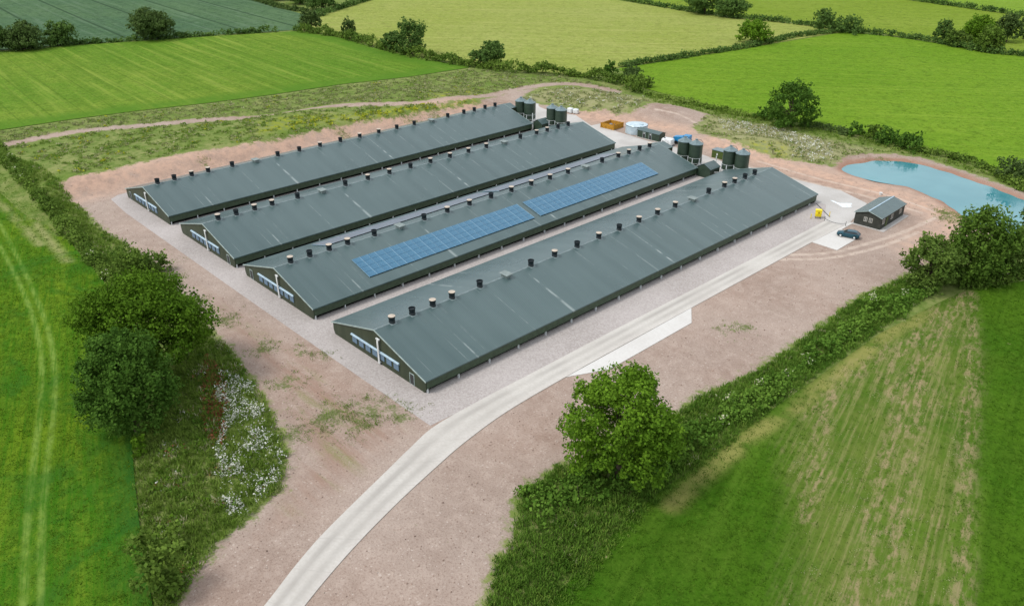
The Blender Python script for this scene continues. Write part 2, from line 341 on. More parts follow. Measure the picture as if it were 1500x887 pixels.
# ------------------------------------------------------------------ ground: one sheet to the horizon
def axis(a, b, st, far):
    c = np.arange(a, b, st); s_ = st; lo = [a]; hi = [c[-1]]
    while lo[-1] > -far: s_ *= 1.25; lo.append(lo[-1]-s_)
    s_ = st
    while hi[-1] < far: s_ *= 1.25; hi.append(hi[-1]+s_)
    return np.r_[lo[:0:-1], c, hi[1:]]
def ground():
    xs = axis(-80, 200, .75, 3500); ys = axis(-62, 200, .75, 3500)
    X, Y = np.meshgrid(xs, ys, indexing='ij'); P = np.c_[X.ravel(), Y.ravel()]
    nx, ny = len(xs), len(ys); I = np.arange(nx*ny).reshape(nx, ny)
    Q = np.c_[I[:-1, :-1].ravel(), I[1:, :-1].ravel(), I[1:, 1:].ravel(), I[:-1, 1:].ravel()]
    d = np.maximum(np.clip(sdf(P, DIRT), -25, 25), np.clip(2.6-linedist(P, TRACK), -25, 25))
    ps = sdf(P, POND); z = hgt(P[:, 0], P[:, 1])
    z = z-1.6*sm(-2.2, 3.5, ps+.3*np.sin(P[:, 0]*.9)*np.sin(P[:, 1]*.7+1)+.3*np.sin(P[:, 0]*.37+P[:, 1]*.53))
    weed = np.zeros(len(P))
    for c, r in WEED: weed = np.maximum(weed, 1-np.hypot(P[:, 0]-c[0], P[:, 1]-c[1])/(r*1.3))
    orange = np.zeros(len(P))
    for L in ORANGE: orange = np.maximum(orange, np.clip(1-linedist(P, L)/(9 if len(L) > 2 else 2.5), 0, 1))
    tyre = np.zeros(len(P))
    for L in TYRE: tyre = np.maximum(tyre, np.clip(1-linedist(P, L)/.9, 0, 1))
    yel = np.zeros(len(P))
    for L in YELLOW: yel = np.maximum(yel, np.clip(1-linedist(P, L)/7, 0, 1))
    straw = np.maximum(sm(-2, 3, sdf(P, MOUND1)), sm(-2, 3, sdf(P, MOUND2)))
    wet = sm(-3.2, -.6, ps); front = sm(0, 6, sdf(P, pts2([(230, 380), (330, 425), (480, 530), (625, 625), (560, 690), (470, 760), (300, 850), (380, 750), (425, 665), (390, 580), (300, 470)])))
    n = N('site_ground')
    a = {k: n.attr(k) for k in ('dirt', 'weed', 'orange', 'tyre', 'yel', 'straw', 'wet')}
    # rough vegetation
    f1 = n.noise(.09, 5, .6); f2 = n.noise(.55, 6, .65); f3 = n.noise(2.5, 6, .7)
    g = n.mix(n.ramp(f1, .3, .7), (.115, .175, .032, 1), (.215, .235, .085, 1))
    g = n.mix(n.ramp(f2, .42, .62, 0, .8), g, (.085, .145, .024, 1))
    g = n.mix(n.ramp(f3, .5, .75, 0, .55), g, (.27, .25, .12, 1))
    g = n.mix(n.math('MULTIPLY', a['straw'], n.ramp(f2, .35, .6, .25, .85)), g, (.29, .27, .15, 1))
    g = n.mix(n.math('MULTIPLY', a['yel'], n.ramp(f2, .45, .6, 0, .9)), g, (.27, .29, .025, 1))
    # bare earth
    e1 = n.noise(.07, 6, .62); e2 = n.noise(.5, 6, .68); e3 = n.noise(3.5, 6, .75); v = n.vor(5.5, out=1)
    e0 = n.noise(.025, 4, .6); e4 = n.noise(9.0, 3, .7)
    e = n.mix(n.ramp(e1, .32, .68), lin(160, 136, 122, .74), lin(186, 165, 152, .74))
    e = n.mix(n.ramp(e0, .35, .65, 0, .5), e, lin(182, 168, 158, .74))
    e = n.mix(n.ramp(e2, .42, .68, 0, .5), e, lin(196, 178, 166, .78))
    e = n.mix(n.ramp(e3, .48, .68, 0, .6), e, lin(124, 98, 84, .7))
    e = n.mix(n.ramp(e4, .52, .75, 0, .5), e, lin(208, 194, 184, .8))
    sp = n.add('ShaderNodeSeparateColor'); n.l(v, sp.inputs[0]); e = n.mix(n.ramp(sp.outputs[0], .965, 1, 0, .45), e, lin(215, 202, 192, .8))
    e = n.mix(n.math('MULTIPLY', a['orange'], n.ramp(e2, .3, .65, .25, .9)), e, lin(208, 172, 150, .84))
    e = n.mix(n.math('MULTIPLY', n.ramp(a['tyre'], .2, .7), n.ramp(e2, .3, .6, .2, .75)), e, lin(208, 190, 176, .8))
    e = n.mix(n.math('MULTIPLY', a['wet'], .6), e, lin(158, 112, 90, .8))
    sk1 = n.noise(.5, 5, .65, v=n.map(n.P(), (.08, 1, 1), (0, 0, .05))); e = n.mix(n.math('MULTIPLY', n.attr('front'), n.ramp(sk1, .36, .64, .15, .9)), e, lin(160, 130, 114, .74))
    sk2 = n.noise(.28, 5, .65, v=n.map(n.P(), (.25, 1, 1), (0, 0, .1))); e = n.mix(n.math('MULTIPLY', n.attr('front'), n.math('MULTIPLY', n.ramp(sk2, .5, .66, 0, .75), n.ramp(e3, .35, .6, .2, 1))), e, (.20, .205, .085, 1))
    wk = n.ramp(n.math('ADD', a['weed'], n.math('MULTIPLY_ADD', f3, 2.4, n.math('MULTIPLY_ADD', f2, 2.6, -2.75))), .25, .8, 0, .8)
    e = n.mix(wk, e, (.10, .135, .035, 1))
    k = n.math('ADD', a['dirt'], n.math('MULTIPLY_ADD', f2, 7.0, n.math('MULTIPLY_ADD', f3, 2.4, -4.7)))
    c = n.mix(n.ramp(k, -.6, .9), g, e)
    n.bump(n.math('ADD', n.math('MULTIPLY', e3, .6), e2), .55, .35)
    mat = n.done(c, .95, .04)
    structure('ground', mesh_np('ground', np.c_[P, z], Q, mat, dict(dirt=d, weed=weed, orange=orange, tyre=tyre, yel=yel, straw=straw, wet=wet, front=front), True))
ground()
# pond
n = N('turquoise_water'); f = n.noise(.05, 3); n.bump(n.noise(1.6, 4, v=n.map(n.P(), (1, .5, 1))), .10, .06); rf_ = n.ramp(n.noise(.07, 5, .6, dist=1.0), .42, .62, .02, .22)
structure('pond', mesh_np('pond', [], np.zeros((0, 4)), n.done(n.mix(n.ramp(f, .3, .7), lin(70, 150, 168, .9), lin(88, 164, 180, .9)), .06, .5))) if False else None
PONDM = n.done(n.mix(n.ramp(f, .3, .7), lin(64, 138, 150, .74), lin(86, 152, 162, .76)), rf_, .55)
PP = POND.copy(); c0 = PP.mean(0); dn = PP-c0; PP = c0+dn*(1+1.2/np.hypot(dn[:, 0], dn[:, 1])[:, None])
zone('pond', PP, 2.0, -.42, PONDM)

# ------------------------------------------------------------------ fields
def dirvec(a, b):
    p, q = onto(*a)[:2], onto(*b)[:2]; d = q-p; return math.atan2(d[1], d[0])
def field_mat(name, c1, c2, c3, rowdir=None, rowp=1.2, rowk=.3, fine=1.6, extra=None, rough_scale=.02, streak=.35):
    n = N(name); P = n.P()
    f1 = n.noise(rough_scale, 4); f2 = n.noise(.12, 5, .6); f3 = n.noise(fine, 3, .7); f4 = n.noise(fine*.33, 4, .7); f5 = n.noise(fine*2.3, 2, .7)
    c = n.mix(n.ramp(f1, .35, .68), c1, c2); c = n.mix(n.ramp(f2, .35, .7, 0, .5), c, c3)
    dk = tuple(x*.42 for x in c1[:3])+(1,); lt = (min(1, c2[0]*1.5), min(1, c2[1]*1.28), c2[2]*1.7+.004, 1)
    c = n.mix(n.ramp(f4, .47, .7, 0, .5), c, dk); c = n.mix(n.ramp(f3, .5, .72, 0, .75), c, dk)
    c = n.mix(n.ramp(f5, .52, .75, 0, .5), c, lt); c = n.mix(n.ramp(n.noise(fine*.5, 4, .7, v=n.map(P, (1, 1, 1), (0, 0, .7))), .52, .72, 0, .45), c, lt)
    if rowdir is not None:
        rv = n.map(P, (1, 1, 1), (0, 0, -rowdir))         # y is across the rows
        st = n.noise(.4, 5, .65, v=n.map(rv, (.02, 1, 1))); c = n.mix(n.ramp(st, .42, .68, 0, streak), c, tuple(x*.68 for x in c1[:3])+(1,))
        s2 = n.noise(.3, 5, .6, v=n.map(rv, (.04, 1, 1))); c = n.mix(n.ramp(s2, .5, .7, 0, streak), c, lt)
        tl = n.wave(1/rowp*.5*.628, rv, dist=.6, dscale=.02, axis='Y'); c = n.mix(n.ramp(tl, .985, 1, 0, rowk), c, tuple(x*.45 for x in c1[:3])+(1,))
    if extra: c = extra(n, c, f2, f3)
    n.bump(f3, .7, .25)
    return n.done(c, .95, .02)
def field(name, px, step, z, mat, attrs=None, skirt=0.0):
    poly = pts2(px) if not isinstance(px, np.ndarray) else px
    return zone(name, poly, step, z, mat, attrs, skirt)
TRAM = [smooth_line(pts2(l), 6) for l in ([(-30, 320), (0, 362), (35, 430), (55, 490), (62, 540), (60, 600), (50, 680), (40, 780), (36, 890)], [(-5, 320), (22, 370), (55, 440), (75, 500), (81, 560), (78, 620), (68, 700), (62, 790), (62, 890)])]
EDGE_L = [(-60, 172), (0, 248), (38, 288), (73, 328), (97, 348), (126, 384), (147, 404), (156, 420), (165, 480), (180, 560), (192, 625), (197, 697), (204, 762), (213, 826), (224, 887), (236, 950)]
STUB = [smooth_line(pts2(l), 4) for l in ([(-20, 250), (30, 300), (70, 350), (100, 385)], [(-25, 275), (20, 318), (60, 360)], [(0, 232), (40, 280), (90, 345)])]
lcrop = pts2(EDGE_L+[(300, 1180), (-60, 1180), (-160, 900), (-220, 600), (-220, 172)])
CROPDIR = dirvec((60, 640), (45, 800))
def ex_l(n, c, f2, f3):
    c = n.mix(n.math('MULTIPLY', n.ramp(n.attr('tram'), .05, .8), n.ramp(n.noise(.35, 5, .65), .34, .6, .2, .75)), c, (.17, .26, .05, 1)); c = n.mix(n.math('MULTIPLY', n.ramp(n.noise(.06, 4, .6, dist=1.5), .5, .64), .55), c, (.022, .10, .012, 1))
    rw = n.noise(2.6, 3, .7, v=n.map(n.map(n.P(), (1, 1, 1), (0, 0, -CROPDIR)), (.06, 1, 1))); c = n.mix(n.ramp(rw, .46, .64, 0, .6), c, (.030, .115, .005, 1))
    c = n.mix(n.math('MULTIPLY', n.attr('stub'), n.ramp(f2, .35, .6, .1, .75)), c, (.30, .29, .13, 1))
    return n.mix(n.math('MULTIPLY', n.attr('head'), n.ramp(f2, .3, .6, .3, .8)), c, (.018, .075, .012, 1))
field('crop_field', lcrop, .45, .28, field_mat('bright_crop', (.050, .130, .009, 1), (.112, .190, .009, 1), (.042, .105, .010, 1), dirvec((60, 640), (45, 800)), 1.6, .0, 2.2, ex_l, .03, .3),
      dict(tram=lambda P: np.max([np.clip(1-linedist(P, L)/.62, 0, 1) for L in TRAM], 0), stub=lambda P: np.max([np.clip(1-linedist(P, L)/1.6, 0, 1) for L in STUB], 0),
           head=lambda P: np.clip(1-linedist(P, pts2([(180, 560), (192, 625), (197, 697), (204, 762), (213, 826), (224, 887)]))/4.5, 0, 1)), .28)
field('barley_field', [(-120, 205), (0, 191), (100, 176), (200, 163), (300, 152), (400, 139), (500, 124), (600, 113), (690, 99), (600, 83), (545, 70), (500, 56), (440, 46), (320, 53), (220, 60), (110, 67), (0, 76), (-140, 88)], 3, .15,
      field_mat('striped_barley', (.094, .190, .018, 1), (.148, .222, .028, 1), (.072, .165, .014, 1), dirvec((167, 67), (300, 127)), 9, .35, .9, lambda n, c, f2, f3: n.mix(n.math('MULTIPLY', n.attr('head'), n.ramp(f2, .2, .6, .35, .8)), c, (.070, .158, .016, 1)), .012, .5), dict(head=lambda P: 1-sm(5, 13, linedist(P, pts2([(0, 191), (100, 176), (200, 163), (300, 152), (400, 139), (500, 124), (600, 113), (690, 99), (600, 83), (545, 70), (500, 56), (440, 46)])))))
field('bean_field', [(-140, 86), (0, 74), (110, 65), (220, 58), (320, 51), (440, 44), (447, 22), (410, 12), (360, -2), (300, -30), (-100, -60), (-500, -20)], 5, .12,
      field_mat('blue_green_crop', (.056, .112, .058, 1), (.084, .145, .068, 1), (.068, .128, .052, 1), dirvec((0, 30), (60, 66)), 26, .75, .5, None, .01, .4))
field('hay_field', [(440, 44), (500, 54), (560, 71), (620, 84), (690, 96), (740, 102), (800, 107), (850, 111), (905, 99), (1000, 84), (1100, 69), (1240, 46), (1150, 33), (1075, 26), (1000, 16), (905, 1), (800, -20), (600, -20), (545, 0), (470, 24)], 4, .13,
      field_mat('yellow_green_hay', (.225, .270, .055, 1), (.262, .295, .080, 1), (.195, .255, .048, 1), dirvec((500, 40), (800, 45)), 8, .0, .7, None, .012, .25))
field('pasture', [(905, 101), (1000, 86), (1100, 70), (1240, 47), (1300, 53), (1370, 63), (1440, 76), (1520, 83), (1700, 110), (1800, 330), (1500, 268), (1400, 226), (1340, 214), (1240, 194), (1200, 185), (1110, 169), (1060, 160), (1000, 145), (945, 130), (925, 112)], 3, .14,
      field_mat('bright_pasture', (.112, .215, .014, 1), (.142, .238, .020, 1), (.092, .190, .014, 1), dirvec((1000, 130), (1300, 140)), 8, .0, .8, None, .015, .25))
field('far_pasture', [(905, 0), (1000, 14), (1075, 24), (1150, 31), (1240, 44), (1300, 51), (1370, 61), (1440, 74), (1500, 79), (1700, 105), (1700, 45), (1500, 24), (1400, 10), (1310, -2), (1200, -25), (900, -40)], 5, .12,
      field_mat('far_grass', (.150, .225, .022, 1), (.178, .245, .034, 1), (.135, .205, .022, 1), dirvec((1000, 5), (1300, 10)), 8, .0, .6, None, .012, .25))
field('hill_pasture', [(1310, -3), (1400, 9), (1500, 23), (1700, 44), (1900, 20), (1500, -60), (1200, -50), (1200, -26)], 8, .11,
      field_mat('hill_grass', (.150, .250, .025, 1), (.170, .270, .030, 1), (.135, .235, .022, 1), 0.3, 8, .0, .6))
EDGE_SE = [(708, 990), (760, 930), (835, 850), (900, 780), (960, 725), (1010, 690), (1100, 622), (1180, 565), (1290, 488), (1370, 446), (1418, 424), (1500, 412), (1640, 405), (1760, 500), (1850, 900), (1600, 1250), (1000, 1250), (760, 1150)]
DRY = pts2([(1412, 424), (1428, 520), (1420, 640), (1412, 760), (1400, 950), (1130, 950), (1165, 760), (1145, 650), (1200, 560), (1290, 485), (1370, 447)])
DRYL = [pts2(l) for l in ([(1415, 430), (1330, 560), (1290, 700), (1250, 900)], [(1380, 450), (1300, 540), (1330, 640)], [(1350, 530), (1340, 650), (1310, 780), (1300, 950)], [(1420, 430), (1424, 540), (1416, 660), (1405, 900)], [(1250, 530), (1210, 600), (1180, 760)], [(1310, 500), (1240, 560), (1180, 610)])]
PALE = pts2([(985, 742), (1010, 718), (1040, 690), (1100, 640), (1180, 585), (1290, 498), (1370, 455)])
sdir = dirvec((1260, 880), (1380, 520))
def ex_se(n, c, f2, f3):
    P = n.P(); rv = n.map(P, (1, 1, 1), (0, 0, -sdir)); st = n.noise(1.9, 5, .65, v=n.map(rv, (.035, 1, 1))); st2 = n.noise(1.1, 6, .75, v=n.map(rv, (.35, 1, 1))); st3 = n.noise(2.2, 4, .75)
    dry = n.attr('dry')
    st4 = n.noise(3.2, 3, .7, v=n.map(rv, (.05, 1, 1)))
    c = n.mix(n.math('MULTIPLY', dry, n.ramp(f2, .3, .7, .15, .6)), c, (.135, .165, .036, 1))
    c = n.mix(n.math('MULTIPLY', dry, n.ramp(st, .45, .66, 0, .55)), c, (.225, .215, .085, 1))
    k = n.math('MULTIPLY', dry, n.math('MULTIPLY', n.ramp(st, .40, .60, .15, .9), n.ramp(st2, .46, .64, 0, .9)))
    c = n.mix(n.math('MULTIPLY', k, n.ramp(n.noise(.07, 3, .5), .42, .64, .15, .9)), c, (.27, .21, .115, 1))
    c = n.mix(n.math('MULTIPLY', n.ramp(n.attr('dryl'), .0, 1.0), n.ramp(st2, .44, .62, 0, .75)), c, (.30, .225, .135, 1))
    c = n.mix(n.math('MULTIPLY', dry, n.ramp(st4, .48, .66, 0, .55)), c, (.075, .135, .016, 1))
    c = n.mix(n.math('MULTIPLY', dry, n.ramp(st3, .52, .72, 0, .4)), c, (.070, .120, .016, 1))
    c = n.mix(n.math('MULTIPLY', n.ramp(n.attr('pale'), 0, .9), n.ramp(f2, .34, .6, .05, .75)), c, (.25, .235, .075, 1))
    sp = n.noise(.45, 4, .65); return n.mix(n.ramp(sp, .70, .76, 0, .7), c, (.33, .28, .15, 1))
field('hay_meadow', EDGE_SE, .9, .1, field_mat('lush_meadow', (.036, .100, .006, 1), (.060, .130, .008, 1), (.052, .102, .010, 1), sdir, 6, .0, 2.0, ex_se, .03, .45),
      dict(dry=lambda P: sm(-3, 4, sdf(P, DRY)), dryl=lambda P: np.max([np.clip(1-linedist(P, L)/2.0, 0, 1) for L in DRYL], 0), pale=lambda P: np.clip(1-linedist(P, PALE)/2.2, 0, 1)))

# ------------------------------------------------------------------ yard, road, concrete
apron = np.array([(-1.2, -3.4), (10, -4.2), (60, -4.4), (100, -4.4), (117.8, -4.3), (118.2, 3.8), (118.0, 17.6), (118.1, 60), (118.5, 102.3), (113.5, 112.5), (-3.4, 112.5), (-3.6, 4), (-3.0, -1.2)])
slab('gravel_yard', apron, .014, M['gravel'])
RL = smooth_line(np.array([(141, -60.0), (135.4, -46), (130.1, -35.0), (127.7, -30.4), (125.6, -25.8), (123.5, -19.9), (121.5, -14.0), (119.9, -9.3), (118.4, -4.1), (118.0, 3.8), (118.0, 17.6), (118.0, 33.5), (118.2, 60), (118.35, 84), (118.4, 102.9)]), 5)
RR = smooth_line(np.array([(144.6, -58.5), (138.6, -44), (133.4, -33.2), (131.0, -27.8), (129.0, -22.5), (127.0, -16.2), (125.2, -9.5), (123.7, -3.0), (122.5, 6), (122.1, 19.8), (122.05, 33.5), (122.1, 60), (122.15, 84), (122.2, 90.1), (122.4, 103.1)]), 5)
def road():
    k = 13; V = []; ty = []; jo = []; s_ = 0; prev = None; Fq = []
    L = smooth_line(RL, 4); Rr = smooth_line(RR, 4)
    m = min(len(L), len(Rr)); L = L[np.linspace(0, len(L)-1, m).astype(int)]; Rr = Rr[np.linspace(0, len(Rr)-1, m).astype(int)]
    for i in range(m):
        mid = (L[i]+Rr[i])/2
        if prev is not None: s_ += np.hypot(*(mid-prev))
        prev = mid
        for j in range(k):
            t = j/(k-1); p = L[i]*(1-t)+Rr[i]*t; V.append((p[0], p[1], .10)); ty.append(max(math.exp(-((t-.3)/.11)**2), math.exp(-((t-.7)/.11)**2)*.7)); jo.append(.5+.5*math.cos(2*math.pi*s_/6.0))
        for t, p in ((0, L[i]), (1, Rr[i])): V.append((p[0], p[1], -.05)); ty.append(0); jo.append(0)
    w = k+2
    for i in range(m-1):
        for j in range(k-1): a = i*w+j; Fq.append((a, a+1, a+w+1, a+w))
        a = i*w; Fq.append((a, a+w, a+w+k, a+k)); a = i*w+k-1; b = i*w+k+1; Fq.append((a, b, b+w, a+w))
    structure('road', mesh_np('road', V, Fq, M['road'], dict(tyre=ty, joint=jo)))
road()
def road_joints():
    V, Fq = [], []; s_ = 0; nxt = 3.0
    L = smooth_line(RL, 4); Rr = smooth_line(RR, 4)
    m = min(len(L), len(Rr)); L = L[np.linspace(0, len(L)-1, m).astype(int)]; Rr = Rr[np.linspace(0, len(Rr)-1, m).astype(int)]
    for i in range(1, m):
        d = (L[i]+Rr[i]-L[i-1]-Rr[i-1])/2; ln = np.hypot(*d)
        while s_+ln >= nxt and ln > 0:
            t = (nxt-s_)/ln; a = L[i-1]*(1-t)+L[i]*t; b = Rr[i-1]*(1-t)+Rr[i]*t; u = d/ln*.02; k = len(V)
            for q in (a-u, b-u, b+u, a+u): V.append((q[0], q[1], .1045))
            Fq.append((k, k+1, k+2, k+3)); nxt += 5.0
        s_ += ln
    structure('road_joints', mesh_np('road_joints', V, Fq, simple('joint_sealant', lin(182, 177, 171, .78), .9)))
road_joints()
lay = np.array([(122.2, 17.5), *[at(u, v)[:2] for u, v in ((893, 541), (1013, 473), (1008, 449.5))]]); lay[3, 0] = 122.12
lay[1] = (125.3, 18.6) if False else lay[1]
slab('layby', lay, .09, M['newc'], .12)
pad = np.array([at(u, v)[:2] for u, v in ((1186.7, 354), (1226, 366.7), (1254, 350.5), (1233, 336.3), (1249.3, 327.3))]); pad[0, 0] = 122.22; pad = np.vstack([pad, [(122.5, 106.0), (122.45, 103)]])
slab('parking_pad', pad, .092, M['newc'], .12)
yard = np.array([(113.6, 112.4), (118.5, 102.4), (122.4, 103.2), (122.45, 106.2)]+[tuple(at(u, v)[:2]) for u, v in ((1270, 298), (1231.5, 279), (1159.5, 261.5), (1112, 248.3), (1058, 236.5), (1030, 227), (990, 216), (950, 206.7), (904, 193), (880, 181), (866, 184), (845, 170), (838, 165), (801, 155), (783, 151), (770, 152))]+[(2.5, 110.5), (2.5, 108.6)])
yard = np.vstack([yard, [(24.2, 108.6), (24.2, 111), (53.7, 111), (53.7, 112), (81.7, 112), (87.5, 112.3)]])
slab('concrete_yard', yard, .03, M['yard'], .05)
def strip(name, a, b, w, z, mat, h=.02):
    a, b = np.array(a), np.array(b); d = (b-a)/np.hypot(*(b-a)); nn = np.array([-d[1], d[0]])*w/2
    m = MB(); vs = []
    for zz in (z-h, z):
        for p in (a+nn, b+nn, b-nn, a-nn): vs.append(m.b.verts.new((p[0], p[1], zz)))
    for f in ((4, 5, 6, 7), (0, 1, 5, 4), (1, 2, 6, 5), (2, 3, 7, 6), (3, 0, 4, 7)): m.b.faces.new([vs[i] for i in f])
    return structure(name, m.mesh(name, mat))
strip('drain_channel', at(1196, 298.5)[:2], at(1215.5, 318)[:2], .22, .05, M['darkgrey'])
wp = smooth_line(np.array([at(u, v)[:2] for u, v in ((1216, 293.5), (1222, 294.5), (1230, 297.5), (1240, 297.5), (1248, 298), (1246, 301.5), (1248, 303), (1238, 304), (1232, 302.5), (1226, 298.5))]), 4, True)
zone('puddle_glare', wp, .35, .036, simple('painted_sky_glare', lin(226, 234, 238, .85), .6))  # puddle on the yard, its bright sky reflection painted in as flat white

# ------------------------------------------------------------------ poultry sheds
HE, HR, HW = 2.154, 5.567, 12.0; SL = (HR-HE)/HW
COWLS = [3.2, 7.0, 11.0, 14.9, 20.8, 32.6, 38.5, 44.4, 50.4, 56.3, 62.3, 68.2, 74.1, 86.0, 92.0, 96.0, 100.2, 104.2]
HATCH = [26.7, 80.2]
def cowl_mesh(): return MB().lathe([(.50, -.35), (.50, .25), (.46, .30), (.53, .98), (.57, 1.0), (.57, 1.06), (.50, 1.06), (.47, .85)], 20, cap=False).lathe([(.01, .84), (.475, .86)], 20, cap=False).mesh('cowl', M['cowl'], True)
def cap_mesh(): return MB().lathe([(.52, 1.0), (.565, 1.065), (.56, 1.10), (.30, 1.13), (.02, 1.14)], 20).mesh('cap', M['cream'], True)
def flange_mesh(): return MB().prism([(-.62, -.62*SL-.02), (0, .03), (.62, -.62*SL-.02), (.62, -.62*SL+.03), (0, .09), (-.62, -.62*SL+.03)], -.55, .55).mesh('flange', M['ridge'])
CW, CP, FL = cowl_mesh(), cap_mesh(), flange_mesh()
HT = MB().box(-1.0, 1.0, -.75, .75, .38, .50, .03).box(-.65, .65, -.5, .5, -.3, .38).mesh('ridge_hatch', M['hatch'])
PANEL = MB().box(-.62, .62, -.10, 0, -.55, .55, .02).mesh('fan_shutter', M['louvre'])
POST = MB().box(-.16, -.04, -.10, .02, 0, .72).box(.06, .17, -.10, .02, 0, .72).mesh('downpipe', M['post'])
def shed(x0, L, caps, door_x, lobby, label, door_label):
    t = empty('poultry_shed', (x0+12, 0, 0), label, 'poultry shed', 'four long green poultry sheds')
    # end walls and the recessed side walls
    prof = [(-11.6, 0), (-11.96, .75), (-11.96, HE-.06), (0, HR-.06), (11.96, HE-.06), (11.96, .62), (11.6, 0)]
    MB().prism(prof, 0, .14).link('gable_wall', M['wall'], t); MB().prism(prof, L-.14, L).link('gable_wall', M['wall'], t)
    for s in (-1, 1): MB().box(min(s*11.2, s*11.35), max(s*11.2, s*11.35), .142, L-.142, 0, 1.0).link('air_inlet', M['dark_gap'], t)
    for s in (-1, 1):
        MB().prism([(s*11.35, .62), (s*11.92, .62), (s*12.0, .70), (s*12.0, HE-.10), (s*11.6, HE+.02), (s*11.35, HE)], .142, L-.142).link('inlet_canopy', M['canopy'], t)
    th = .10; e = HW+.12; ze = HR-SL*e
    r = MB(); r.prism([(-e-.05, ze-.16), (-e-.02, ze+.01), (0, HR), (e+.02, ze+.01), (e+.05, ze-.16), (e-.03, ze-.14), (e-.1, ze-.07), (0, HR-th), (-e+.1, ze-.07), (-e+.03, ze-.14)], -.12, L+.12)
    rf = r.link('roof', M['roof'], t)
    for ya, yb in ((-.20, -.122), (L+.122, L+.20)):
        MB().prism([(-e-.06, ze-.17), (-e-.06, ze+.03), (0, HR+.025), (e+.06, ze+.03), (e+.06, ze-.17), (0, HR-.17)], ya, yb).link('verge_trim', M['trim'], t)
    MB().prism([(-.17, HR-.17*SL-.02), (0, HR+.03), (.17, HR-.17*SL-.02), (.17, HR-.17*SL+.03), (0, HR+.075), (-.17, HR-.17*SL+.03)], -.1, L+.1).link('ridge_cap', M['ridge'], t)
    for i, y in enumerate(COWLS):
        c = link('vent_cowl', CW, t); c.location = (0, y, HR); c.rotation_euler = (0, 0, i)
        f = link('flange', FL, c); f.rotation_euler = (0, 0, -i)
        if caps[i] == 'c': link('cap', CP, c)
    for y in HATCH: link('ridge_hatch', HT, t).location = (0, y, HR)
    hd = MB().prism([(-.02, 2.02), (-.02, 2.34), (-.28, 2.20), (-.28, 2.10)], -6.55, 5.85, axis='x').link('fan_hood', M['hood'], t)
    for i in range(7): link('fan_shutter', PANEL, t).location = (-5.75+1.80*i, -.004, 1.42)
    MB().box(.78, 1.18, -.36, -.29, .22, 4.3, .02).box(.62, 1.42, -.37, -.13, 4.3, 4.55, .03).box(.86, 1.08, -.30, -.003, .30, .42).link('exhaust_duct', M['white'], t)
    d = MB().box(door_x-.45, door_x+.45, -.05, -.002, .12, 1.82).link('door', M['darkgrey'], t)
    if door_label: d['label'] = door_label
    MB().box(door_x-.55, door_x-.45, -.075, -.002, .06, 1.92).box(door_x+.45, door_x+.55, -.075, -.002, .06, 1.92).box(door_x-.45, door_x+.45, -.075, -.002, 1.82, 1.92).box(door_x-.45, door_x+.45, -.06, -.002, .06, .12).link('frame', M['trim'], d)
    k = 0; y = .35
    for y in [.3]+[6.05*i for i in range(1, int(L/6.05)+1)]: link('downpipe', POST, t).location = (11.93, y, 0)
    if lobby:
        a = 2.9; zz = HR-.02; cxx = -.5; ye = L+2.9
        lb = MB().box(cxx-a+.12, cxx+a-.12, L+.005, ye-.1, 0, zz-SL*a-.12).link('entrance_lobby', M['wall'], t)
        MB().prism([(cxx-a, zz-SL*a-.1), (cxx, zz-.1), (cxx+a, zz-SL*a-.1), (cxx+a, zz-SL*a), (cxx, zz), (cxx-a, zz-SL*a)], L+.21, ye).link('lobby_roof', M['roof'], lb)
    return t
caps1 = 'cdccdddcddccdddddd'; capsx = 'cdccddccdccccdccdd'
XS = [0, 29.67, 57.62, 87.52]; LS = [107.93, 110.19, 108.15, 111.81]
shed(XS[0], LS[0], 'ddccdddcdccddddddd', -9.6, True, 'farthest of the four long green sheds, beside the bare earth bank', None)
shed(XS[1], LS[1], 'cdccddccdccccdccdd', 9.4, False, 'long green shed without solar panels, second from the earth bank, between two other sheds', None)
shed(XS[2], LS[2], 'cdccddccdccccdccdc', -9.4, True, 'long green shed whose roof carries the blue solar panels', None)
shed(XS[3], LS[3], 'cdccddcdcdcccdccdd', 8.8, False, 'nearest long green shed, alongside the concrete road', None)

# ------------------------------------------------------------------ solar arrays
M['cell_glare'] = simple('sky_glare_cell', lin(122, 128, 140, .8), .3, .5, var=.06)  # far-slope panels: grazing sky glare painted into the cell colour as grey
PW, PH = 1.60, 1.385
PF = MB().box(-PW/2, PW/2, -PH/2, PH/2, 0, .05).mesh('solar_panel', M['cell'])
RAIL = None
def array(y0, y1, d0, side, label):
    ncol, nrow = 25, 4; a = math.atan(SL)
    rx = XS[2]+12
    root = empty('solar_array', (rx+side*d0*math.cos(0), y0, HR-d0*SL+.14), label, 'solar array', 'solar arrays on one shed roof')
    root.rotation_euler = (0, side*a, 0)
    pw = (y1-y0)/ncol; ph = 5.65/nrow
    me = MB().box(.02, ph-.02, .035, pw-.035, 0, .045).mesh('solar_panel', M['cell'])
    if side < 0: me = MB().box(-ph+.02, -.02, .035, pw-.035, 0, .045).mesh('solar_panel', M['cell'])
    if side < 0: me.materials[0] = M['cell_glare']
    for i in range(ncol):
        for j in range(nrow):
            p = link('solar_panel', me, root); p.location = (side*ph*j, i*pw, 0)
    rl = MB(); x0, x1 = sorted((-.02*side, side*(5.65+.02)))
    for i in range(ncol+1):
        ww = .065 if i % 2 else .03
        rl.box(x0, x1, i*pw-ww/2, i*pw+ww/2, -.05, .052)
    rl.link('mounting_rail', M['pframe'], root)
    bk = MB(); bk.box(x0, x1, .05, y1-y0-.05, -.06, -.012); bk.link('backing_frame', M['darkgrey'], root)
array(12.75, 53.7, 4.35, 1, 'nearer blue solar array, on the near slope of its shed roof')
array(55.45, 95.4, 4.35, 1, 'blue solar array nearer the feed silos, on the near slope of its shed roof')
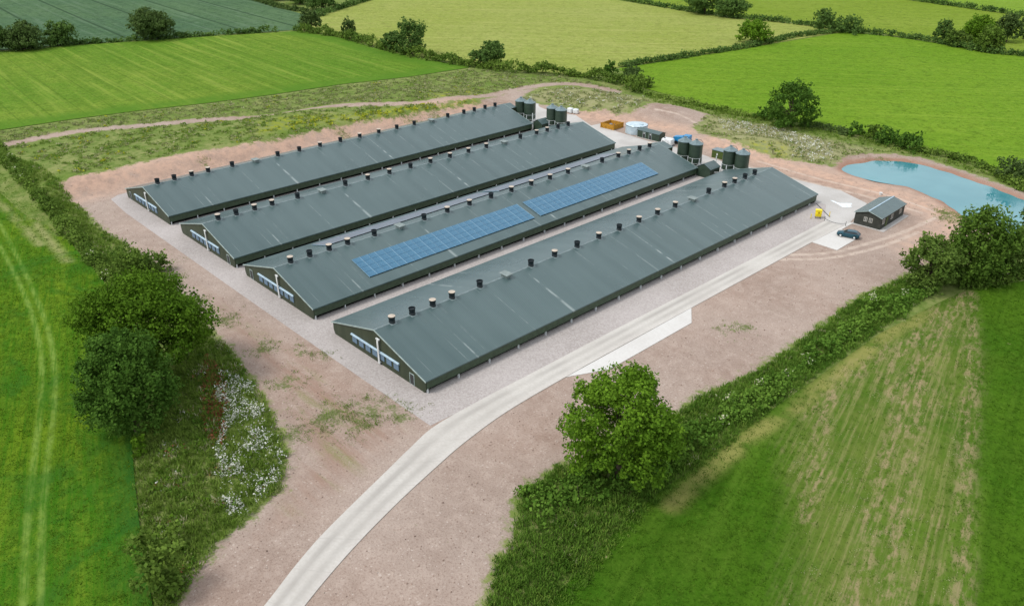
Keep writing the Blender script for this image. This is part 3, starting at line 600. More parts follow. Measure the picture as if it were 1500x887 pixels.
array(12.9, 55.1, 4.3, -1, 'nearer grey looking solar array, on the far slope of its shed roof')
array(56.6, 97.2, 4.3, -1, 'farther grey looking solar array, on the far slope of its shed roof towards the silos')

# ------------------------------------------------------------------ feed silos
def silo_parts():
    d = {}
    d['body'] = MB().lathe([(1.62, 1.65), (1.68, 1.70), (1.68, 6.45)], 32).mesh('body', M['silo'], True)
    d['roof'] = MB().lathe([(1.76, 6.38), (1.78, 6.47), (.32, 7.36), (.30, 7.50), (.36, 7.52), (.34, 7.60), (.05, 7.66)], 32).mesh('roof', M['silotop'], True)
    d['hopper'] = MB().lathe([(.22, .45), (.26, .55), (1.60, 1.649)], 32).mesh('hopper', M['silo'], True)
    m = MB()
    for z in (1.72, 3.0):
        seg = 32
        m.tube([(1.73*math.cos(2*math.pi*i/seg), 1.73*math.sin(2*math.pi*i/seg), z) for i in range(seg+1)], .035, 6)
    d['ring'] = m.mesh('ring', M['post'])
    d['leg'] = MB().box(1.69, 1.83, -.09, .09, 0, 3.05).mesh('leg', M['post'])
    d['filler_pipe'] = MB().tube([(0, -1.86, 1.0), (0, -1.86, 6.6), (0, -1.3, 7.2), (0, -.4, 7.5)], .07, 8).mesh('filler_pipe', M['grey'])
    return d
SP = silo_parts()
def silo(x, y, label, pipe):
    t = empty('feed_silo', (x, y, .03), label, 'silo', 'dark green feed silos')
    for k in ('body', 'roof', 'hopper', 'ring'): link(k, SP[k], t)
    for i in range(6): link('leg', SP['leg'], t).rotation_euler = (0, 0, R(-75+60*i))
    link('filler_pipe', SP['filler_pipe'], t).rotation_euler = (0, 0, R(155))
    if pipe:
        m = MB().tube([(0, 0, .95), (.0, -.6, .9), pipe], .11, 8); m.link('auger_pipe', M['white'], t)
silo(14.7, 112.3, 'left silo of the far pair, behind the shed beside the earth bank', (2.0, -3.6, 1.6))
silo(18.2, 112.6, 'right silo of the far pair, behind the shed beside the earth bank', (4.6, -4.2, 1.5))
silo(27.2, 113.0, 'silo between the far pair and the silo with the white bags behind it', (-2.2, -3.4, 1.3))
silo(30.7, 113.0, 'dark green silo with white wrapped bags standing right behind it', None)
silo(74.3, 112.6, 'left silo of the pair next to the blue and white equipment', (1.5, -3.9, 1.7))
silo(77.7, 112.7, 'silo between the pair mate beside the blue machine and the small gabled hut', (3.2, -3.9, 1.2))
silo(86.7, 114.2, 'silo hiding part of the olive cabinet, just behind the small gabled hut', (-1.0, -4.6, 1.5))
silo(90.3, 114.0, 'rightmost of the eight silos, behind the nearest shed', None)
def swan(x, y, z0, z1, label):
    t = empty('feed_pipe', (x, y, 0), label, 'pipe', 'white feed pipes between silos and sheds')
    MB().tube([(0, 0, z0), (0, 0, z1)], .14, 10).link('standpipe', M['white'], t)
    MB().tube([(0, 0, .75), (-1.5, -1.3, 1.5), (-2.5, -2.4, 1.9)], .10, 8).link('auger_tube', M['white'], t)
swan(21.9, 110.2, 0, 4.3, 'white upright feed pipe at the corner of the shed beside the earth bank')
swan(83.6, 113.2, 0, 4.4, 'white upright feed pipe between the gabled hut and the silos near the olive cabinet')
def hut(x, y, w, d, label):
    t = empty('control_hut', (x, y, .03), label, 'hut', 'small green control huts')
    h, a = 2.35, 3.35
    MB().prism([(-w/2, 0), (w/2, 0), (w/2, h), (0, a), (-w/2, h)], 0, d).link('wall', M['silo'], t)
    MB().prism([(-w/2-.15, h-.10), (0, a+.02), (w/2+.15, h-.10), (w/2+.15, h+.0), (0, a+.12), (-w/2-.15, h+.0)], -.15, d+.15).link('roof', M['roof'], t)
hut(83.4, 108.4, 4.0, 4.0, 'small dark green gabled hut between the near silos and the sheds')
hut(25.6, 108.6, 3.6, 3.2, 'small dark green gabled hut between the two far silo pairs')

# ------------------------------------------------------------------ tank, enclosure, plant room, cabinet, machines
t = empty('water_tank', (46.4, 128.6, 0), 'round pale galvanised water tank beside the dark plant room', 'tank')
MB().lathe([(3.25, 0), (3.25, 2.30)], 40).link('wall', M['galv'], t, True)
MB().lathe([(3.29, 2.30), (3.29, 2.40)], 40).link('rim', M['darkgrey'], t, True)
MB().lathe([(3.20, 2.402), (3.15, 2.46), (1.5, 2.72), (.3, 2.82), (.02, 2.83)], 40).link('cover', M['galv'], t, True)
MB().box(1.2, 2.2, -.4, .4, 2.55, 2.85, .04).link('inspection_hatch', M['galv'], t)
t = empty('timber_enclosure', (38.0, 127.6, 0), 'square enclosure of yellow timber boards, open at the top', 'enclosure', rz=R(3))
for k, (x0, x1, y0, y1) in enumerate(((-2.3, 2.3, -2.3, -2.18), (-2.3, 2.3, 2.18, 2.3), (-2.3, -2.18, -2.18, 2.18), (2.18, 2.3, -2.18, 2.18))):
    MB().box(x0, x1, y0, y1, .05, 1.5).link('board_panel', M['timber'], t)
for sx in (-1, 1):
    for sy in (-1, 1): MB().box(sx*2.36-.09, sx*2.36+.09, sy*2.36-.09, sy*2.36+.09, 0, 1.62).link('post', M['timber'], t)
t = empty('pump', (38.0, 127.6, 0), 'grey pump standing inside the yellow timber enclosure', 'pump')
MB().box(-1.0, 1.0, -.6, .6, 0, .25).link('base', M['darkgrey'], t); MB().lathe([(.45, .25), (.5, .3), (.5, 1.0), (.3, 1.15)], 16, (-.4, 0, 0)).link('casing', M['grey'], t, True); MB().tube([(.0, 0, .6), (.9, 0, .6), (.9, 0, 1.2)], .14, 8).link('pipe', M['grey'], t)
t = empty('plant_room', (49.4, 125.3, 0), 'low dark green plant room with two doors beside the round tank', 'building')
pw, pd, ph = 7.6, 2.9, 2.05
MB().prism([(0, .06), (pd, .06), (pd, ph), (pd/2, ph+.45), (0, ph)], 0, pw, axis='x').link('wall', M['silo'], t)
MB().prism([(-.15, ph-.05), (pd/2, ph+.46), (pd+.15, ph-.05), (pd+.15, ph+.03), (pd/2, ph+.55), (-.15, ph+.03)], -.15, pw+.15, axis='x').link('roof', M['roof'], t)
MB().box(-.3, pw+.3, -.3, pd+.3, -.05, .06).link('plinth', M['yard'], t)
for x in (2.4, 4.6):
    d = MB().box(x-.42, x+.42, -.05, -.002, .08, 1.75).link('door', M['darkgrey'], t)
    MB().box(x-.52, x-.42, -.07, -.002, .07, 1.85).box(x+.42, x+.52, -.07, -.002, .07, 1.85).box(x-.42, x+.42, -.07, -.002, 1.75, 1.85).link('frame', M['trim'], d)
    MB().box(x-.14, x+.14, -.075, -.051, 1.3, 1.62).link('sign', M['white'], d)
t = empty('electrical_cabinet', (75.6, 123.6, 0), 'olive green electrical cabinet with a pale notice behind the silos', 'cabinet', rz=R(0))
MB().box(0, 4.2, 0, 2.4, .15, 2.2, .03).link('body', M['cabinet'], t); MB().box(-.12, 4.32, -.12, 2.52, 2.2, 2.34, .03).link('lid', M['silotop'], t)
MB().box(-.3, 4.5, -.3, 2.7, -.05, .15).link('plinth', M['stone'], t); MB().box(1.5, 1.85, -.02, -.001, 1.0, 1.55).link('notice', M['white'], t); MB().box(2.08, 2.11, -.012, -.001, .2, 2.1).link('door_seam', M['black'], t)
# white tank and blue machine
t = empty('plastic_tank', (60.6, 124.6, 0), 'white rounded plastic tank with a dark cap by the silos', 'tank', rz=R(10))
MB().box(-1.6, 1.6, -1.2, 1.2, .15, 2.0, .45).link('shell', M['white'], t, True); MB().box(-1.7, 1.7, -1.25, 1.25, 0, .15).link('skid', M['grey'], t); MB().lathe([(.25, 1.98), (.25, 2.1)], 14, (-.8, -.4, 0)).link('cap', M['black'], t)
MB().lathe([(.22, 0), (.22, .06)], 14).link('valve', M['black'], t).matrix_local = __import__('mathutils').Matrix.Translation((-.9, -1.2, 1.2)) @ __import__('mathutils').Matrix.Rotation(R(90), 4, 'X')
t = empty('utility_trailer', (62.8, 128.4, 0), 'blue machine with a flat blue cover parked behind the white tank', 'machine', rz=R(12))
MB().box(-2.4, 2.4, -.8, .8, .55, .8, .03).link('chassis', M['darkgrey'], t)
MB().prism([(-2.4, .8), (.3, .8), (.3, 2.1), (-.3, 2.25), (-2.4, 1.95)], -.95, .95).link('cover', M['bluepaint'], t)
MB().box(.35, 2.3, -1.0, 1.0, .8, 2.75, .12).link('cabin', M['bluepaint'], t)
MB().box(.7, 1.95, -1.02, -1.002, 1.6, 2.4).link('window', M['white'], t)
for sx in (-1.5, 1.5):
    for sy in (-1, 1):
        w_ = MB().lathe([(.3, -.12), (.5, -.12), (.52, 0), (.5, .12), (.3, .12)], 18).link('wheel', M['black'], t, True); w_.location = (sx, sy*.95, .52); w_.rotation_euler = (R(90), 0, 0)
tag(MB().tube([(57.6, 121.6, .1), (59, 121.2, .12), (60.5, 121.6, .12), (62, 121.1, .1)], .12, 8).link('hose', M['hose']), 'dark red hose lying on the concrete below the white tank', 'hose')
tag(MB().box(56.9, 59.0, 122.9, 123.7, .02, .35, .03).link('pallet', M['white']), 'pale pallet lying beside the white plastic tank', 'pallet')
for k, (u, v, w_, lb) in enumerate(((835.5, 165.0, 1.5, 'white wrapped bag directly behind the silo, left of its twin'), (843.5, 166.2, 1.4, 'white wrapped bag at the grass edge, right of its twin'))):
    p = onto(u, v); t = empty('bulk_bag', p, lb, 'bag', 'white wrapped bags behind a silo', R(20*k))
    MB().box(-w_*.6, w_*.6, -w_*.5, w_*.5, 0, w_, .25).link('sack', M['white'], t, True); MB().box(-w_*.2, w_*.2, -w_*.15, w_*.15, w_-.05, w_+.15, .05).link('neck', M['white'], t, True)
tag(MB().lathe([(.30, 0), (.36, .55), (.38, .6), (.34, .6), (.05, .55)], 14, tuple(onto(1289.7, 285.5))).link('bucket', M['white'], None, True), 'white tub standing alone on the bare earth behind the office', 'tub')

# ------------------------------------------------------------------ office
t = empty('site_office', (123.1, 106.15, 0), 'small dark boarded office with a grey gabled roof by the parked car', 'office', rz=R(1.4))
ow, od, oh, oa = 5.6, 12.2, 2.62, 3.50
MB().prism([(0, .08), (ow, .08), (ow, oh), (ow/2, oa), (0, oh)], 0, od).link('wall', M['office'], t)
MB().prism([(-.22, oh-.07), (ow/2, oa+.01), (ow+.22, oh-.07), (ow+.22, oh+.03), (ow/2, oa+.11), (-.22, oh+.03)], -.25, od+.25).link('roof', M['roof'], t)
MB().box(ow/2-.14, ow/2+.14, -.27, od+.27, oa+.065, oa+.16, .02).link('ridge_cap', M['hood'], t)
MB().prism([(-.24, oh-.10), (-.24, oh+.02), (ow/2, oa+.09), (ow+.24, oh+.02), (ow+.24, oh-.10), (ow/2, oa-.04)], -.31, -.252).link('bargeboard', M['trim'], t)
MB().box(-.35, ow+1.1, -.55, od+.4, -.05, .08).link('plinth', M['yard'], t)
def win(face, a, z, w, h):
    if face == 'f': bx = lambda m, a0, a1, z0, z1, d0, d1: m.box(a0, a1, -d1, -d0, z0, z1)
    else: bx = lambda m, a0, a1, z0, z1, d0, d1: m.box(ow+d0, ow+d1, a0, a1, z0, z1)
    m = MB(); f = .07
    bx(m, a-w/2, a-w/2+f, z, z+h, .002, .06); bx(m, a+w/2-f, a+w/2, z, z+h, .002, .06); bx(m, a-w/2+f, a+w/2-f, z, z+f, .002, .06); bx(m, a-w/2+f, a+w/2-f, z+h-f, z+h, .002, .06); bx(m, a-f/2, a+f/2, z+f, z+h-f, .002, .05)
    wn = m.link('window', M['winframe'], t); m = MB(); bx(m, a-w/2+f, a+w/2-f, z+f, z+h-f, .001, .025); m.link('pane', M['wglass'], wn)
win('f', 2.35, 1.1, .72, .95); win('f', 3.45, 1.1, .72, .95)
for a in (1.2, 5.6, 10.0): win('s', a, 1.05, 1.15, 1.1)
d = MB().box(ow+.002, ow+.05, 2.5, 3.4, .1, 2.1).link('door', M['cabinet'], t); MB().box(ow+.05, ow+.09, 3.22, 3.30, 1.0, 1.15).link('handle', M['grey'], d)

# ------------------------------------------------------------------ car
def car():
    a, b = at(1231, 347)[:2], at(1251, 351)[:2]; d = (a-b)/np.hypot(*(a-b)); nrm = np.array([-d[1], d[0]])
    if nrm[1] < 0: nrm = -nrm
    c = (a+b)/2+nrm*.80
    t = empty('parked_car', (c[0], c[1], .095), 'dark teal hatchback parked at the edge of the concrete pad', 'car', rz=math.atan2(d[1], d[0]))
    # body lofted from cross sections along x (front = +x): x, half width, sill z, shoulder z, top z
    sec = [(2.22, .60, .38, .62, .66), (2.12, .78, .28, .66, .74), (1.75, .86, .22, .72, .84), (1.0, .90, .20, .84, .96), (.2, .91, .20, .88, .99), (-.8, .91, .20, .90, 1.0), (-1.6, .89, .22, .92, 1.02), (-2.05, .82, .28, .90, .99), (-2.20, .68, .40, .80, .88)]
    m = MB(); rings = []
    for x, w, z0, z1, z2 in sec: rings.append([m.b.verts.new((x, y, z)) for y, z in ((-w*.9, z0), (w*.9, z0), (w, z0+.18), (w, z1), (w*.86, z2), (0, z2+.03), (-w*.86, z2), (-w, z1), (-w, z0+.18))])
    for p, q in zip(rings[:-1], rings[1:]):
        for i in range(9): m.b.faces.new((p[i], p[(i+1) % 9], q[(i+1) % 9], q[i]))
    m.b.faces.new(rings[0]); m.b.faces.new(rings[-1][::-1])
    body = m.link('body', M['carpaint'], t, True)
    m = MB(); rings = []
    for x, w0, zb, w1, zt in ((1.0, .76, .95, .74, .97), (.25, .80, .97, .66, 1.38), (-.9, .80, .98, .66, 1.44), (-1.55, .78, .99, .62, 1.34), (-2.05, .74, .97, .70, 1.0)):
        rings.append([m.b.verts.new(p) for p in ((x, -w0, zb), (x, w0, zb), (x, w1, zt), (x, -w1, zt))])
    for p, q in zip(rings[:-1], rings[1:]):
        for i in range(4): m.b.faces.new((p[i], p[(i+1) % 4], q[(i+1) % 4], q[i]))
    m.b.faces.new(rings[0]); m.b.faces.new(rings[-1][::-1]); m.link('windows', M['glass'], t)
    m = MB(); rings = []
    for x, w, z in ((.32, .60, 1.375), (-.1, .66, 1.43), (-.9, .66, 1.475), (-1.5, .62, 1.385)): rings.append([m.b.verts.new(p) for p in ((x, -w, z-.03), (x, w, z-.03), (x, w*.9, z+.02), (x, -w*.9, z+.02))])
    for p, q in zip(rings[:-1], rings[1:]):
        for i in range(4): m.b.faces.new((p[i], p[(i+1) % 4], q[(i+1) % 4], q[i]))
    m.b.faces.new(rings[0]); m.b.faces.new(rings[-1][::-1]); m.link('roof', M['carpaint'], t)
    ty = MB().lathe([(.21, -.10), (.31, -.11), (.335, -.06), (.335, .06), (.31, .11), (.21, .10)], 24, cap=False).mesh('tyre', M['black'], True); ri = MB().lathe([(.05, -.115), (.20, -.11), (.215, 0), (.20, .11), (.05, .115)], 16).mesh('rim', M['post'], True)
    for x in (1.38, -1.30):
        for y in (-.82, .82):
            w_ = bpy.data.objects.new('wheel', ty); COL.objects.link(w_); w_.parent = t; w_.location = (x, y, .335); w_.rotation_euler = (R(90), 0, 0); link('rim', ri, w_)
    for s in (-1, 1):
        MB().box(2.12, 2.21, s*.58-.14, s*.58+.14, .56, .68, .02).link('headlight', M['wglass'], t); MB().box(-2.19, -2.08, s*.62-.12, s*.62+.12, .70, .86, .02).link('tail_light', M['lamp'], t)
        MB().box(.62, .78, s*.95-.10, s*.95+.10, .95, 1.07, .03).link('mirror', M['carpaint'], t)
    MB().box(-2.235, -2.20, -.26, .26, .5, .62).link('number_plate', M['white'], t)
car()
# ------------------------------------------------------------------ yellow box, barrier, marker posts
t = empty('storage_bin', (116.4, 103.4, .012), 'yellow plastic bin on a small stand beside the road', 'bin', rz=R(35))
MB().box(-.62, .62, -.5, .5, .45, 1.75, .08).link('body', M['yellow'], t, True); MB().box(-.68, .68, -.56, .56, 1.75, 1.95, .07).link('lid', M['yellow'], t, True); MB().box(-.15, .15, -.53, -.501, 1.2, 1.5, .01).link('latch', simple('ochre_latch', lin(170, 120, 20, .8)), t)
for sx in (-1, 1):
    for sy in (-1, 1): MB().box(sx*.5-.04, sx*.5+.04, sy*.4-.04, sy*.4+.04, 0, .45).link('leg', M['darkgrey'], t)
g0, g1 = at(1207.5, 324)[:2], at(1238.3, 331.3)[:2]
t = empty('chain_barrier', (g0[0], g0[1], .1), 'low dark chain hung across the road between two posts', 'barrier')
MB().lathe([(.05, 0), (.05, .95), (.02, 1.0)], 10).link('post', M['darkgrey'], t); dd = g1-g0
MB().lathe([(.05, 0), (.05, .95), (.02, 1.0)], 10, (dd[0], dd[1], 0)).link('post', M['darkgrey'], t)
MB().tube([(dd[0]*k/12, dd[1]*k/12, .55-.42*4*(k/12)*(1-k/12)) for k in range(13)], .045, 6).link('chain', M['darkgrey'], t)
for (u, v, lb) in ((1214.7, 317, 'thin yellow marker post at the end of the drain channel'), (1187.5, 320, 'thin yellow marker post on the gravel left of the yellow bin')):
    p = at(u, v); t = empty('marker_post', (p[0], p[1], .01), lb, 'post', 'yellow marker posts'); MB().box(-.06, .06, -.06, .06, 0, 1.1, .01).link('stake', M['yellow'], t); MB().box(-.09, .09, -.09, .09, 0, .06).link('foot', M['darkgrey'], t)

# ------------------------------------------------------------------ foliage
def leaf_mat(name, dark, light, spot=None):
    n = N(name); tint = n.attr('tint')
    c = n.mix(tint, dark, light)
    c = n.mix(n.ramp(n.noise(.9, 4, v=n.P()), .4, .7, 0, .35), c, tuple(x*1.25 for x in light[:3])+(1,))
    n.put(c, n.bsdf.inputs['Base Color']); n.bsdf.inputs['Roughness'].default_value = .7; n.bsdf.inputs['Specular IOR Level'].default_value = .04
    tr = n.add('ShaderNodeBsdfTranslucent'); n.l(c, tr.inputs[0]); ms = n.add('ShaderNodeMixShader'); ms.inputs[0].default_value = .28
    n.l(n.bsdf.outputs[0], ms.inputs[1]); n.l(tr.outputs[0], ms.inputs[2]); n.l(ms.outputs[0], n.out.inputs[0]); return n.m
LM = dict(
    oak=leaf_mat('oak_leaf', (.042, .098, .007, 1), (.110, .206, .016, 1)),
    darkoak=leaf_mat('dark_oak_leaf', (.036, .092, .012, 1), (.096, .188, .028, 1)),
    ash=leaf_mat('ash_leaf', (.060, .136, .010, 1), (.152, .272, .022, 1)),
    olive=leaf_mat('hawthorn_leaf', (.062, .118, .018, 1), (.148, .222, .044, 1)),
    maple=leaf_mat('maple_leaf', (.050, .105, .014, 1), (.128, .215, .032, 1)),
    far=leaf_mat('far_leaf', (.052, .108, .024, 1), (.125, .208, .048, 1)),
    farb=leaf_mat('far_brown_leaf', (.048, .088, .022, 1), (.108, .165, .046, 1)),
    hedge=leaf_mat('hedge_leaf', (.066, .125, .018, 1), (.158, .240, .040, 1)),
    nettle=leaf_mat('nettle_leaf', (.060, .140, .016, 1), (.150, .260, .038, 1)),
    grass=leaf_mat('grass_blade', (.095, .175, .018, 1), (.215, .300, .060, 1)),
    rough=leaf_mat('weed_leaf', (.150, .185, .062, 1), (.320, .345, .150, 1)),
    straw=leaf_mat('straw_blade', (.28, .28, .14, 1), (.48, .46, .28, 1)),
    yel=leaf_mat('yellow_flower', (.25, .30, .02, 1), (.46, .46, .03, 1)),
    red=leaf_mat('sorrel_seed', (.20, .065, .03, 1), (.33, .13, .07, 1)),
    crop=leaf_mat('crop_blade', (.040, .105, .006, 1), (.135, .225, .014, 1)),
    meadow=leaf_mat('meadow_blade', (.034, .095, .006, 1), (.095, .185, .014, 1)),
    white=leaf_mat('white_flower', (.55, .56, .50, 1), (.80, .80, .75, 1)),
    cream=leaf_mat('elder_blossom', (.50, .52, .30, 1), (.70, .70, .50, 1)))
def quads(C, size, nrm=None, flat=0.5, asp=1.0):
    """one leaf-sized quad at each point of C; flat pulls normals towards nrm"""
    n = len(C); size = np.broadcast_to(size, (n,))
    d = rng.normal(size=(n, 3)); d /= np.linalg.norm(d, axis=1)[:, None]
    if nrm is not None: d = d*(1-flat)+nrm*flat; d /= np.linalg.norm(d, axis=1)[:, None]+1e-9
    r = rng.normal(size=(n, 3)); a = np.cross(d, r); a /= np.linalg.norm(a, axis=1)[:, None]+1e-9; b = np.cross(d, a)
    s = (size*.5)[:, None]; k = rng.uniform(.7, 1.3, (n, 1))
    a = a*s*k*asp; b = b*s/k
    V = np.stack([C-a-b*.6, C+a*.5-b, C+a+b*.5, C-a*.4+b], 1).reshape(-1, 3)
    return V, np.arange(4*n).reshape(n, 4)
def leaves(name, C, size, tint, mat, parent=None, nrm=None, flat=.5, origin=None):
    V, Fq = quads(C, size, nrm, flat)
    me = mesh_np(name, V, Fq, mat, dict(tint=np.repeat(np.clip(tint, 0, 1), 4)))
    return link(name, me, parent)
def ell(n, shell=.7):
    d = rng.normal(size=(n, 3)); d /= np.linalg.norm(d, axis=1)[:, None]; r = shell+(1-shell)*rng.random(n)**.7
    return d*r[:, None], d
def crown_points(w, h, nl, per, lobe=.27, gap=.0, flatb=.25):
    """points of a crown of width w, height h around its centre, grown as many leaf clumps on unequal limbs"""
    C = []; T = []; Nn = []; LC = []
    th0 = rng.random()*6.28
    for i in range(nl):
        z = -.75+1.72*((i+.5)/nl)+rng.normal(0, .06); z = min(max(z, -.8), .93); a = th0+i*2.399963+rng.normal(0, .25)
        rr = math.sqrt(max(0, 1-z*z)) if z > 0 else (1-.35*z*z)
        k = rng.uniform(.58, .88) if i % 6 else rng.uniform(.1, .45)
        c = np.array([math.cos(a)*rr*k*w/2, math.sin(a)*rr*k*w/2, z*h/2*.82])
        lr = w*lobe*rng.uniform(.55, 1.05); LC.append((c, lr)); lt = rng.uniform(-.22, .22)
        m = max(6, int(per*(lr/(w*lobe))**2)); nc = max(4, m//14)
        p, d = ell(nc, .55); cc = c+p*np.array([lr, lr, lr*.78])
        ct = rng.uniform(-.16, .16, nc)
        ix = rng.integers(0, nc, m); q = cc[ix]+rng.normal(0, lr*.17, (m, 3))
        C.append(q); T.append(.42+lt+ct[ix]+rng.normal(0, .13, m)); dd = q-c; dd = dd/(np.linalg.norm(dd, axis=1)[:, None]+1e-9); dd[:, 2] += .5; Nn.append(dd/np.linalg.norm(dd, axis=1)[:, None])
    return np.vstack(C), np.concatenate(T), np.vstack(Nn), LC
def solve_h(base, u, v):                        # height above base that the photograph shows at row v
    lo, hi = 0.2, 45.0
    for _ in range(40):
        m = (lo+hi)/2; q = base+np.array([0, 0, m])-CAM; vv = CY-F*(q@_up)/(q@_fw)
        if vv > v: lo = m
        else: hi = m
    return lo
def ppm(base): return F/((base+np.array([0, 0, 3])-CAM)@_fw)
def project(Q):
    d = Q-CAM; z = d@_fw; return CX+F*(d@_rt)/z, CY-F*(d@_up)/z
_gf = np.array([_fw[0], _fw[1], 0]); _gf /= np.linalg.norm(_gf)
def tree(name, u, v, wpx, vtop, mat, label, cat='tree', group=None, nl=22, leaf=.35, cover=1.9, lobe=.27, trunk=.16, box=None):
    b = onto(u, v); pm = ppm(b); w = wpx/pm; H = solve_h(b, u, vtop); ch = H*(1-trunk)
    u0, u1, v0, v1 = box or (u-wpx/2, u+wpx/2, vtop, v-(v-vtop)*trunk*.8)
    C, T, Nn, LC = crown_points(1.0, 1.0, nl, 220, lobe)          # trial crown of unit size, then sized to the survey
    lo_, hi_ = np.percentile(C[:, 2], (2, 98)); q = np.percentile(np.hypot(C[:, 0], C[:, 1]), 96)
    k = np.array([.5/q, .5/q, 1/(hi_-lo_)]); off = np.array([0, 0, (lo_+hi_)/2]); zc = H*trunk+ch/2; b = b.copy()
    for _ in range(14):
        Q = (C-off)*k*np.array([w, w, ch])+np.array([0, 0, zc])+b; U, V = project(Q)
        a0, a1 = np.percentile(U, (1.5, 98.5)); c0, c1 = np.percentile(V, (1.5, 98.5)); pm = ppm(b)
        w *= ((u1-u0)/(a1-a0))**.8; b[:2] += _rt[:2]*((u0+u1)-(a0+a1))/2/pm*.8
        ch = min(max(ch+((v1-v0)-(c1-c0))/pm*.7, .42*w), 1.35*w); zc += ((c0+c1)-(v0+v1))/2/pm*.8
        zmin = ch/2+.25
        if zc < zmin: b[:2] -= _gf[:2]*min((zmin-zc)*1.0, 1.5); zc = zmin
        b[2] = float(hgt(b[0], b[1]))
    t = empty(name, b, label, cat, group); H = zc+ch/2
    cc = np.array([0, 0, zc])
    area = math.pi*(w*w/2+w*ch); per = int(cover*area/(leaf*leaf)/nl*1.5)
    C2, T, Nn = [], [], []
    for c, r in LC:                                              # the same limbs, now with as many leaves as their size needs
        m = max(8, int(per*(r/lobe)**2*1.4)); nc = max(5, m//13); p, d = ell(nc, .55); c_ = c+p*np.array([r, r, r*.78]); ct = rng.uniform(-.2, .2, nc); ix = rng.integers(0, nc, m)
        qq = c_[ix]+rng.normal(0, r*.15, (m, 3)); C2.append(qq); T.append(.45+rng.uniform(-.18, .18)+ct[ix]+rng.normal(0, .14, m)); dd = qq-c; dd /= np.linalg.norm(dd, axis=1)[:, None]+1e-9; dd[:, 2] += .6; Nn.append(dd/np.linalg.norm(dd, axis=1)[:, None])
    sc = k*np.array([w, w, ch]); C = (np.vstack(C2)-off)*sc+cc; T = np.concatenate(T); Nn = np.vstack(Nn); LC = [((c-off)*sc, r) for c, r in LC]
    kk = C[:, 2] > .1; C, T, Nn = C[kk], T[kk], Nn[kk]
    leaves('crown', C, leaf*rng.uniform(.6, 1.35, len(C)), T, LM[mat], t, Nn, .5)
    m = MB(); r0 = max(.12, w*.026); fork = max(zc-ch*.28, .6)
    m.tube([(0, 0, -.3), (.02*H, .01*H, fork*.5), (0, .02*H, fork)], [r0*1.25, r0, r0*.8], 9)
    for c, lr in LC[::max(1, nl//11)]:
        e = c*.9+cc; m.tube([(0, .02*H, fork*.85), tuple((np.array([0, 0, fork])*.5+e*.5)+np.array([0, 0, .04*H])), tuple(e)], [r0*.55, r0*.3, r0*.1], 6)
    m.link('trunk', M['bark'], t, True)
    return t
def bush(name, u, v, wpx, vtop, mat, label, leaf=.4, nl=10, cat='bush', group=None, cover=2.2):
    b = onto(u, v); w = wpx/ppm(b); H = solve_h(b, u, vtop)
    C, T, Nn, LC = crown_points(w, H*1.15, nl, int(cover*(math.pi*(w*w/3+w*H*.8))/(leaf*leaf)/nl*1.5), .33)
    C += np.array([0, 0, H*.47]); k = C[:, 2] > .05; C, T, Nn = C[k], T[k], Nn[k]
    V, Fq = quads(C, leaf*rng.uniform(.6, 1.35, len(C)), Nn, .45)
    o = link(name, mesh_np(name, V, Fq, LM[mat], dict(tint=np.repeat(np.clip(T, 0, 1), 4)))); o.location = b
    return tag(o, label, cat, group)
def hedge(name, px, w, h, mat, label, leaf=.5, lump=.35, cover=2.6, group='field hedges', gaps=0.0, blossom=0, dx=0.0):
    L = smooth_line(np.array([onto(u, v) for u, v in px]), 5)
    seg = np.linalg.norm(np.diff(L, axis=0), axis=1); cum = np.r_[0, np.cumsum(seg)]; tot = cum[-1]
    o0 = L[len(L)//2].copy()
    n = int(cover*tot*(w+1.7*h)/(leaf*leaf))
    # clumps first, then leaves around clumps
    nc = max(20, n//12); s = rng.random(nc)*tot
    ph = rng.random(6)*6.28
    prof = 1+lump*(.5*np.sin(s/3.1+ph[0])+.35*np.sin(s/1.7+ph[1])+.4*np.sin(s/7.3+ph[2]))
    if gaps: keep = (np.sin(s/9.0+ph[3])+.6*np.sin(s/4.1+ph[4])) > -1.4+gaps; s, prof = s[keep], prof[keep]; nc = len(s)
    i = np.clip(np.searchsorted(cum, s)-1, 0, len(L)-2); f = ((s-cum[i])/np.maximum(seg[i], 1e-6))[:, None]
    c = L[i]*(1-f)+L[i+1]*f; d = (L[i+1]-L[i])/np.maximum(seg[i], 1e-6)[:, None]; nr = np.c_[-d[:, 1], d[:, 0], np.zeros(nc)]
    th = rng.random(nc)*math.pi; r = .7+.3*rng.random(nc)
    side = np.cos(th)*r*w/2*prof; up_ = np.sin(th)**.6*r*h*prof
    c = c+nr*side[:, None]; c[:, 2] += up_*.92
    nv = nr*np.cos(th)[:, None]; nv[:, 2] += np.sin(th)+.3; nv /= np.linalg.norm(nv, axis=1)[:, None]
    ix = rng.integers(0, nc, n); C = c[ix]+rng.normal(0, leaf*.75, (n, 3)); lowt = (.25*np.sin(s/5.3+ph[5])+rng.normal(0, .18, nc))[ix]
    C[:, 2] = np.maximum(C[:, 2], hgt(C[:, 0], C[:, 1])+.05)
    V, Fq = quads(C-o0, leaf*rng.uniform(.6, 1.35, n), nv[ix], .45)
    T = .45+lowt+rng.normal(0, .12, n)
    o = link(name, mesh_np(name, V, Fq, LM[mat], dict(tint=np.repeat(np.clip(T, 0, 1), 4)))); o.location = o0
    tag(o, label, 'hedge', group)
    if blossom:
        k = rng.integers(0, nc, blossom); k = k[np.sin(th[k]) > .3]; cb = np.repeat(c[k], 22, 0)+rng.normal(0, .38, (len(k)*22, 3)); cb[:, 2] += .25
        V, Fq = quads(cb-o0, .22, None); link('blossom', mesh_np('blossom', V, Fq, LM['cream'], dict(tint=rng.random(len(V)//4).repeat(4))), o)
    return o

